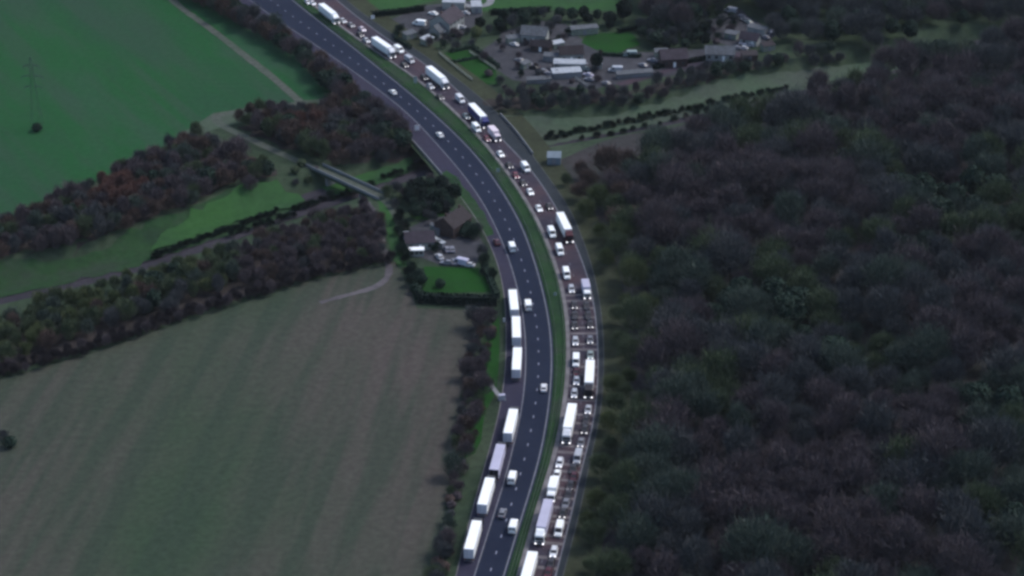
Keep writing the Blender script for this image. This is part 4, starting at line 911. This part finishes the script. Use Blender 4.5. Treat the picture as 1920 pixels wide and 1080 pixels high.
def place(p, x, y, s, material, label, group, bark='bark', z=None, cat='tree', sz=None, name=None):
    zz = (H(x, y) if z is None else z)
    r = empty(name or p['name'], (x, y, zz), rng.uniform(0, 6.28)); r.scale = (s, s, sz or s); tag(r, label, cat, group)
    for nm, me_, m_ in (('trunk', p['trunk'], bark), ('crown', p['crown'], 'leaf_' + material)):
        o = bpy.data.objects.new(nm, me_); C.objects.link(o); o.parent = r; set_mat(o, m_)
    return r
def scatter(poly, spacing, extra=None, tries=40000):
    """poisson-like points inside a world polygon"""
    x0, y0 = poly.min(0); x1, y1 = poly.max(0); c = rng.uniform([x0, y0], [x1, y1], (tries, 2)); c = c[inside(c, poly)]
    cell = {}; out = []
    for p in c:
        k = (int(p[0] // spacing), int(p[1] // spacing)); ok = True
        for i in (-1, 0, 1):
            for j in (-1, 0, 1):
                for q_ in cell.get((k[0] + i, k[1] + j), ()):
                    if (q_[0] - p[0]) ** 2 + (q_[1] - p[1]) ** 2 < spacing ** 2: ok = False
        if ok: cell.setdefault(k, []).append(p); out.append(p)
    return np.array(out)
def lowfreq(x, y, s, ph): return math.sin(x * s + ph) * math.cos(y * s * .8 - ph * 1.7) + .5 * math.sin((x + y) * s * 1.9 + ph * 3)
ADJ = {'grey_green': 'grey green', 'slate': 'slate grey', 'purple_brown': 'bare brown', 'olive': 'olive green', 'dark_green': 'dark evergreen', 'rust': 'rust red', 'russet': 'russet brown', 'dusk': 'dark purple', 'yellow_olive': 'yellowish olive', 'black_green': 'blackish evergreen'}
# every tree is first noted; the 300 that show largest become things, the rest one mass
NOTED = []
LAND = [(10, 'the highest lorry'), (60, 'the pinkish car'), (85, 'the lorry below the farmyard'), (138, 'the lorry by the paddock'), (208, 'the blue sided lorry'), (245, 'the pinkish box lorry'), (292, 'the blue grey hut'), (318, 'the lone white van'),
        (360, 'the two far white cars'), (420, 'the maroon cabbed lorry'), (467, 'the second white van'), (500, 'the third white van'), (535, 'the pale grey box lorry'), (575, 'the unlit dark pair'), (610, 'the lit dark pair'),
        (640, 'the silver estate car'), (672, 'the pale green car'), (700, 'the black cabbed lorry'), (740, 'the black lorry cab'), (767, 'the silver car'), (785, 'the pale cabbed lorry'), (828, 'the lit grey car'),
        (857, 'the silver van'), (906, 'the short white box lorry'), (940, 'the lavender trailer front'), (965, 'the lavender trailer'), (992, 'the white cab'), (1035, 'the lowest pale car'), (1062, 'the lowest lorry')]
NTH = ['in front', 'one tree back', 'two trees back', 'three trees back', 'four trees back', 'five trees back', 'six trees back', 'seven trees back', 'eight trees back', 'nine trees back', 'ten trees back', 'eleven trees back', 'twelve trees back',
       'thirteen trees back', 'fourteen trees back', 'fifteen trees back', 'far back by the right edge']
def to_px(x, y, z=0):
    dz = y * cp + (CAM_H - z) * sp; return 960 + FPX * x / dz, 540 - FPX * (y * sp - (CAM_H - z) * cp) / dz
def landmark(x, y):
    v = to_px(x, y)[1]; return 'near the lower edge' if v > 1095 else 'level with ' + min(LAND, key=lambda l: abs(l[0] - v))[1]
def note(p, x, y, s, material, label, group, bark, force=False): NOTED.append([p, x, y, s, material, label, group, bark, force])
# the wood
WOODT = px_poly([(1040, 330), (1100, 330), (1160, 322), (1227, 300), (1330, 272), (1400, 252), (1440, 240), (1490, 226), (1570, 204), (1640, 158), (1700, 132), (2000, 90), (2150, 80), (2150, 1260), (1040, 1260), (1080, 1080), (1108, 960), (1133, 850), (1150, 760), (1157, 700), (1157, 620), (1147, 540), (1124, 470), (1094, 400), (1062, 350)])
pts = scatter(WOODT, 7.2, tries=60000)
tocam = pts[:, 1]; pts = pts[np.argsort(tocam)]
vis = [p for p in pts if -0.245 * (p[1] + 60) - 12 < p[0] < 0.245 * (p[1] + 60) + 14]
def wood_kind(x, y):
    a = lowfreq(x, y, .045, 1.3) + rng.normal() * .55
    return 'purple_brown' if a > .3 else 'slate' if a > -.25 else 'grey_green' if a > -.65 else 'olive' if a > -1.15 else 'dark_green'
seenpx = lambda p: 540 - 0
near_trees, far_trees = [], []
for p in vis:
    # in picture terms: keep those whose crown can show
    dz = p[1] * cp + CAM_H * sp; vy = 540 - FPX * (p[1] * sp - (CAM_H - 9) * cp) / dz; ux = 960 + FPX * p[0] / dz
    if vy > 1120 or ux > 1960: continue
    near_trees.append(p)
for p in near_trees:
    k = wood_kind(*p); dF = p[0] - lx('F', p[1])
    if to_px(*p)[1] < 440 and dF < 30 and rng.random() < .5: k = 'russet'
    elif dF < 14: k = random.choice(['olive', 'yellow_olive', 'yellow_olive', 'olive'])
    s = rng.uniform(.62, 1.18) * (.5 if dF < 8 else .72 if dF < 12 else 1)
    row = NTH[min(16, max(0, int((dF - 4) / 7.2)))]
    lab = ('small ' if s < .8 else 'tall ' if s > 1.04 else '') + ADJ[k] + ' wood tree ' + row + ' ' + landmark(*p)
    note(proto_for(big, k), p[0], p[1], s, k, lab, 'trees of the dense wood', 'bark_pale' if rng.random() < .12 else 'bark')
kinds = list(FOL)
def mass(name, items, label, keep=.75):
    Vs, Fs, Ms = [], [], []; o_ = 0
    for t, x, y, s, kind, *_ in items:
        a = rng.uniform(0, 6.28); c_, s_ = math.cos(a), math.sin(a)
        sub = rng.permutation(len(t['F']))[:int(len(t['F']) * keep)]
        V = t['V'].reshape(-1, 4, 3)[sub]; ctr = V.mean(1, keepdims=True); V = (ctr + (V - ctr) * 1.15).reshape(-1, 3) * s
        V = np.c_[V[:, 0] * c_ - V[:, 1] * s_ + x, V[:, 0] * s_ + V[:, 1] * c_ + y, V[:, 2] + H(x, y)]
        Vs.append(V); Fs.append(np.arange(len(V)).reshape(-1, 4) + o_); o_ += len(V); Ms.append(np.full(len(sub), kinds.index(kind)))
    me_ = quick_mesh(name, np.vstack(Vs), np.vstack(Fs), ['leaf_' + k for k in kinds], np.concatenate(Ms))
    o = bpy.data.objects.new(name, me_); C.objects.link(o); tag(o, label, 'trees', None, 'stuff'); return o
def band(px, spacing, protos, kindf, where, smin=.75, smax=1.15, clear=None, cat='tree', thin=0.0, bark=.08, lm=None):
    lm = lambda x, y: ' ' + landmark(x, y)
    P = scatter(px_poly(px), spacing, tries=9000); n = 0
    for p in P:
        if rng.random() < thin: continue
        if lx('A', p[1]) - 2.5 < p[0] < lx('F', p[1]) + 3: continue
        if H(p[0], p[1]) < -3.9: continue
        if clear is not None and min(dist_line(p[None], c_)[0] for c_ in clear) < 4.5: continue
        k = kindf(*p); n += 1; args = (proto_for(protos, k), p[0], p[1], rng.uniform(smin, smax), k, ADJ[k] + ' ' + cat + ' ' + where + lm(*p), cat + 's ' + where, 'bark_pale' if rng.random() < bark else 'bark')
        if cat == 'tree': note(*args, force=(k == 'rust'))
        else: place(*args, cat=cat, name=cat)
    print('band', where, n)
def pick(**kw):
    ks = list(kw); ws = np.array([kw[k] for k in ks], float); ws /= ws.sum()
    return lambda x, y: ks[rng.choice(len(ks), p=ws)]
LANE = [pxline([(x, y + d_) for x, y in [(400, 228), (440, 248), (500, 276), (560, 303), (640, 336), (705, 362), (735, 382)]]) for d_ in (0, 14, 30)]
def k1(x, y):
    d1 = (Vector((x, y)) - G(222, 372).xy).length; d2 = (Vector((x, y)) - G(575, 255).xy).length
    if d1 < 10 or d2 < 6: return 'rust'
    return pick(russet=4, purple_brown=4, slate=2, grey_green=1.5, olive=1.5, dark_green=.6)(x, y)
band([(-120, 470), (0, 432), (120, 388), (230, 332), (340, 275), (430, 258), (470, 280), (530, 315), (520, 335), (430, 350), (370, 385), (280, 415), (180, 452), (60, 478), (-120, 510)], 3.7, mid_, k1, 'below the green field', clear=LANE)
band([(430, 232), (560, 212), (690, 205), (770, 235), (790, 272), (740, 292), (640, 312), (600, 305), (500, 262)], 3.6, mid_, k1, 'left of the railway bridge', clear=LANE)
band([(330, -40), (455, 20), (505, 54), (555, 89), (605, 126), (652, 162), (700, 201), (745, 239), (772, 268), (750, 275), (668, 222), (600, 162), (560, 116), (500, 78), (415, 36), (300, -30)], 2.8, mid_, pick(slate=3, purple_brown=4, russet=3, dark_green=1.5, grey_green=1), 'in the far left roadside belt', .8, 1.25)
band([(-120, 615), (0, 605), (200, 548), (330, 512), (440, 482), (450, 530), (300, 585), (200, 620), (0, 692), (-120, 735)], 3.9, mid_, pick(olive=5, yellow_olive=4, grey_green=2, slate=.6, russet=1, dark_green=.5), 'below the railway', .7, 1.0, bark=.2)
band([(440, 482), (560, 432), (680, 398), (712, 412), (722, 488), (600, 512), (450, 545)], 3.5, mid_, pick(purple_brown=5, russet=3, slate=1, olive=1), 'above the stubble field', .6, .85)
band([(892, 592), (925, 600), (928, 640), (905, 690), (908, 745), (890, 820), (866, 900), (850, 990), (845, 1080), (832, 1160), (800, 1160), (818, 1060), (835, 960), (852, 860), (868, 760), (878, 680)], 2.3, shr + mid_[:2], pick(slate=3, purple_brown=5, russet=2, olive=.6, grey_green=1), 'in the hedge left of the parked lorries', .6, .95, cat='shrub')
band([(905, 195), (1000, 182), (1100, 180), (1200, 176), (1320, 142), (1480, 112), (1560, 96), (1600, 108), (1480, 118), (1300, 162), (1200, 186), (1100, 203), (1000, 211), (945, 214)], 3.7, mid_, pick(purple_brown=4, slate=4, dark_green=1.6, grey_green=1.5), 'above the railway strip', .6, .9)
band([(1440, 80), (1600, 92), (1750, 78), (1960, 48), (2020, -90), (1180, -90), (1200, 40), (1260, 75), (1330, 30), (1400, 5), (1450, 40)], 6.8, big, pick(slate=5, grey_green=3, dark_green=2, purple_brown=1.5), 'in the far wood beyond the farm yards', .65, .95)
band([(895, 55), (960, 40), (1010, 30), (1140, 40), (1180, 20), (1160, 60), (1080, 42), (1010, 40), (960, 60), (900, 70)], 5, mid_, pick(dark_green=6, black_green=3, slate=2), 'above the middle farm yard', .6, .95)
band([(900, 110), (1000, 125), (1050, 165), (1000, 180), (930, 172)], 6, shr, pick(purple_brown=3, slate=3, dark_green=1), 'beside the paddock', .6, 1.0, cat='shrub', thin=.3)
band([(765, 370), (835, 352), (858, 378), (845, 398), (775, 412)], 3.6, mid_, pick(black_green=6, dark_green=5), 'behind the brown roofed house', .55, .8)
band([(870, 375), (888, 395), (925, 465), (935, 530), (905, 525), (905, 480), (880, 430), (862, 400)], 4, mid_[:3] + shr, pick(dark_green=5, slate=4), 'right of the house yard', .55, .8)
band([(742, 412), (758, 410), (768, 500), (795, 530), (790, 560), (772, 545), (758, 500)], 3.2, shr, pick(dark_green=6, black_green=2), 'left of the hedged garden', .8, 1.1, cat='shrub')
band([(724, 370), (790, 342), (850, 330), (845, 350), (770, 362), (740, 392)], 4.6, shr, pick(olive=3, slate=3, purple_brown=2), 'on the bank above the houses', .8, 1.2, cat='shrub')
band([(1052, 395), (1090, 420), (1118, 500), (1140, 580), (1146, 700), (1135, 800), (1112, 900), (1085, 1010), (1075, 1080), (1066, 1080), (1092, 950), (1122, 830), (1138, 740), (1139, 650), (1128, 560), (1106, 480), (1080, 415)], 3.2, shr, pick(olive=4, yellow_olive=3, grey_green=3), 'on the verge beside the queue', .7, 1.1, cat='shrub')
band([(1200, 50), (1330, 55), (1330, 90), (1240, 94), (1205, 84)], 4, mid_, pick(dark_green=3, slate=4, black_green=2), 'right of the bright far lawn', .6, .9)
band([(570, 305), (640, 330), (660, 345), (600, 350), (540, 335)], 4.5, shr, pick(olive=3, slate=3, purple_brown=2), 'on the bank before the farm bridge', .5, .9, cat='shrub')
band([(940, 62), (1060, 50), (1130, 105), (1120, 160), (1000, 150), (930, 110)], 8, shr, pick(purple_brown=3, slate=3, dark_green=2), 'in the middle farm yard', .5, .9, cat='shrub', thin=.4)
band([(805, 385), (835, 380), (840, 398), (812, 425), (800, 410)], 3.6, mid_, pick(dark_green=4, slate=3), 'behind the two houses', .5, .8)
band([(866, 432), (900, 420), (915, 450), (880, 452)], 3.4, shr, pick(dark_green=4, slate=3), 'beside the house driveway', .9, 1.3, cat='shrub')
band([(800, 462), (822, 455), (826, 470), (806, 480)], 3.2, shr, pick(dark_green=3, slate=3), 'between the two houses', .6, .9, cat='shrub')
band([(930, 40), (1060, 30), (1090, 60), (1060, 80), (960, 75)], 6, shr, pick(dark_green=3, slate=3, purple_brown=2), 'around the grey bungalow', .7, 1.1, cat='shrub')
band([(745, 62), (800, 70), (880, 62), (900, 90), (850, 98), (780, 90)], 5, shr, pick(dark_green=3, slate=3, purple_brown=2), 'in the farmhouse garden', .7, 1.1, cat='shrub')
band([(1300, 40), (1360, 20), (1390, 55), (1340, 92)], 5, shr, pick(dark_green=3, slate=3, purple_brown=2), 'left of the right hand yard', .8, 1.2, cat='shrub')
band([(-120, 742), (0, 702), (200, 640), (400, 574), (600, 514), (735, 486), (738, 494), (600, 524), (400, 586), (200, 654), (0, 716), (-120, 758)], 2.2, mid_, pick(dusk=5, purple_brown=1), 'along the top of the stubble', .45, .62)
band([(60, 590), (330, 522), (440, 492), (445, 510), (340, 548), (80, 640)], 6, shr, pick(olive=3, yellow_olive=3), 'in the belt below the railway', .8, 1.2, cat='shrub')
# dark scrub on the near side of the track bed
for (x0, y0, x1, y1, n, wh) in ((545, 391, 700, 344, 20, 'left of the farm bridge'), (715, 332, 805, 302, 8, 'right of the farm bridge'), (285, 478, 520, 392, 40, 'along the far rail'), (430, 436, 560, 398, 12, 'on the near side of the railway'), (1000, 262, 1480, 162, 52, 'beside the track at the wood'), (1080, 262, 1460, 178, 16, 'on the near side of the track')):
    for i in range(n):
        t = (i + .5 + rng.uniform(-.3, .3)) / n; p = G(x0 + (x1 - x0) * t, y0 + (y1 - y0) * t + rng.uniform(0, 5), -CUT + 1)
        small = wh == 'along the far rail'
        place(shr[rng.integers(4)], p.x, p.y, rng.uniform(.4, .7) if small else rng.uniform(.45, .85), 'black_green' if rng.random() < .6 else 'dark_green', 'blackish shrub ' + wh + ' ' + landmark(p.x, p.y), 'low shrubs ' + wh, z=H(p.x, p.y), cat='shrub', name='shrub')
NOTED.sort(key=lambda t: -(t[3] * t[0]['h'] * t[0]['rad'] / (t[2] ** 2) + (9 if t[8] else 0)))
for t in NOTED[:284]:
    place(*t[:8])
mass('woodland', NOTED[284:], 'bare winter trees and scrub making up the rest of the woods and belts')
print('trees', len(NOTED))
# single trees
for px, py, s, k, pr_, l in [
 (70, 246, 1.05, 'dark_green', shr[4], 'dark bush at the foot of the pylon in the green field'),
 (18, 838, 1.1, 'dark_green', shr[4], 'lone dark bush at the left edge of the stubble field'),
 (6, 825, .8, 'slate', shr[2], 'small bush just left of the lone dark bush in the stubble'),
 (826, 538, .9, 'dark_green', shr[4], 'round dark bush on the bright lawn'),
 (1118, 132, .62, 'black_green', leafy[2], 'round black green tree beside the cottage'),
 (893, 78, .6, 'yellow_olive', big[1], 'olive brown tree right of the purple roofed farmhouse'),
 (1170, 42, .9, 'black_green', leafy[1], 'tall black green tree above the bright lawn'),
 (944, 46, .8, 'black_green', mid_g[1], 'broad black green tree at the top of the middle yard'),
 (1150, 745, .55, 'yellow_olive', big[5], 'yellowish olive tree leaning to the queue at the wood edge'),
 (470, 355, .8, 'purple_brown', mid_[2], 'bare rounded tree alone in the bright pasture by the railway'),
]:
    P = G(px, py); place(pr_, P.x, P.y, s, k, l, None, cat='bush' if 'bush' in l else 'tree', name='bush' if 'bush' in l else 'tree')
# the birches standing pale at the field edge
for i, (px, py) in enumerate([(262, 592), (270, 594), (318, 590), (330, 575), (410, 552)]):
    P = G(px, py); r_ = place(mid_[i % 6], P.x, P.y, .85, 'slate', 'pale stemmed birch at the stubble field edge, ' + ['leftmost of five', 'second of five from the left', 'middle one of five', 'fourth of five from the left', 'rightmost of five'][i], 'pale birches at the field edge', 'bark_pale')
def hedge(pts, width, hgt, k, label, n_per=26):
    L = dense(np.array([G(x, y)[:2] for x, y in pts]), 1.5); o0 = L[0].copy(); r = empty('hedge', (o0[0], o0[1], 0)); tag(r, label, 'hedge')
    T = np.gradient(L, axis=0); T /= np.hypot(*T.T)[:, None]; N = np.c_[-T[:, 1], T[:, 0]]; P = []
    for p, n_ in zip(L, N):
        m_ = n_per; a = rng.uniform(-1, 1, m_) ; z = rng.uniform(0, 1, m_); side = rng.random(m_)
        a = np.where(side < .6, np.sign(a) * rng.uniform(.8, 1.05, m_), a); z = np.where(side >= .6, rng.uniform(.9, 1.05, m_), z)
        al = rng.uniform(-.9, .9, m_); t_ = np.array([-n_[1], n_[0]])
        P.append(np.c_[(p - o0)[None] + n_[None] * (a * width / 2)[:, None] + t_[None] * al[:, None], z * hgt])
    V, F = leaf_quads(np.vstack(P), .38, 1.4); me_ = quick_mesh('foliage', V, F, ['leaf_' + k]); o = bpy.data.objects.new('foliage', me_); C.objects.link(o); o.parent = r
    mb = MB()
    for a, b, n1, n2 in zip(L[:-1], L[1:], N[:-1], N[1:]):
        q_ = [a - n1 * width * .38, b - n2 * width * .38, b + n2 * width * .38, a + n1 * width * .38]
        mb.add([(*(c - o0), z) for z in (0, hgt * .9) for c in q_], [(3, 2, 1, 0), (4, 5, 6, 7), (0, 1, 5, 4), (2, 3, 7, 6), (1, 2, 6, 5), (3, 0, 4, 7)])
    mb.build('branches', 'leaf_' + k, r)
hedge([(785, 566), (860, 570), (932, 572)], 2.6, 3.0, 'black_green', 'thick clipped black green hedge below the bright lawn', 40)
hedge([(772, 520), (788, 566)], 1.8, 2.2, 'dark_green', 'dark hedge on the left side of the bright lawn')
hedge([(908, 503), (932, 560)], 1.8, 2.2, 'dark_green', 'dark hedge on the right side of the bright lawn')
hedge([(775, 398), (845, 398)], 1.8, 2.2, 'black_green', 'dark hedge behind the two houses')
hedge([(700, 32), (760, 25), (795, 20)], 1.6, 2.4, 'black_green', 'straight dark hedge left of the farmhouse')
hedge([(845, 99), (885, 90)], 1.2, 1.4, 'dark_green', 'low hedge at the top of the paddock')
hedge([(920, 28), (1030, 22)], 1.8, 2.4, 'black_green', 'long dark hedge under the far field')
hedge([(1160, 62), (1215, 52)], 1.6, 2.0, 'black_green', 'dark hedge above the bright round lawn')
hedge([(840, 72), (860, 70)], 1.4, 1.6, 'black_green', 'short dark hedge in front of the farmhouse')
hedge([(745, 55), (742, 75), (770, 92)], 1.2, 1.6, 'dark_green', 'hedge round the left corner of the farmhouse garden')
hedge([(888, 92), (935, 128)], 1.4, 1.6, 'dark_green', 'hedge along the yard side of the paddock')
hedge([(850, 118), (905, 108)], 1.0, 1.1, 'dark_green', 'thin hedge crossing the paddock')
hedge([(1000, 90), (1050, 78)], 1.2, 1.6, 'black_green', 'hedge between the bungalow and the brown yard')
hedge([(1130, 104), (1200, 108)], 1.2, 1.4, 'dark_green', 'low hedge below the bright far lawn')
hedge([(1225, 130), (1330, 112)], 1.4, 1.8, 'black_green', 'dark hedge along the far farm road')

# things that still share a label are told apart by their order from the left
ORD = ['first', 'second', 'third', 'fourth', 'fifth', 'sixth', 'seventh', 'eighth', 'ninth', 'tenth', 'eleventh', 'twelfth', 'thirteenth', 'fourteenth', 'fifteenth', 'sixteenth', 'seventeenth', 'eighteenth', 'nineteenth', 'twentieth',
       'twenty-first', 'twenty-second', 'twenty-third', 'twenty-fourth', 'twenty-fifth', 'twenty-sixth', 'twenty-seventh', 'twenty-eighth', 'twenty-ninth', 'thirtieth', 'thirty-first', 'thirty-second', 'thirty-third', 'thirty-fourth', 'thirty-fifth']
same = {}
for o in C.objects:
    if o.parent is None and 'label' in o: same.setdefault(o['label'], []).append(o)
for lab, os_ in same.items():
    if len(os_) < 2 or len(os_) > len(ORD): continue
    os_.sort(key=lambda o: to_px(o.location.x, o.location.y)[0])
    for i, o in enumerate(os_):
        new = lab + ', ' + ORD[i] + ' from left'
        for a, b in ((' by the right edge', ''), (' level with the ', ' near the '), (' near the ', ' near '), (' parked', ''), (' beside the', ' by the'), (' in the hedge left of', ' hedged left of'), (' from left', ' rightward')):
            if len(new.split()) > 16: new = new.replace(a, b)
        if len(new.split()) <= 16: o['label'] = new

# thin evening haze: one closed box round the whole scene
hm = bpy.data.materials.new('haze'); hm.use_nodes = True; hn = hm.node_tree; hn.nodes.clear()
ho = hn.nodes.new('ShaderNodeOutputMaterial'); hv = hn.nodes.new('ShaderNodeVolumePrincipled')
hv.inputs['Color'].default_value = (0.80, 0.88, 0.95, 1); hv.inputs['Density'].default_value = 0.000019; hv.inputs['Anisotropy'].default_value = 0.2
hn.links.new(hv.outputs[0], ho.inputs['Volume']); M['haze'] = hm
hz_o = MB().box(-9500, 9500, -6500, 25500, -5.6, 325).build('haze', 'haze'); hz_o['kind'] = 'stuff'
sc.cycles.volume_bounces = 1
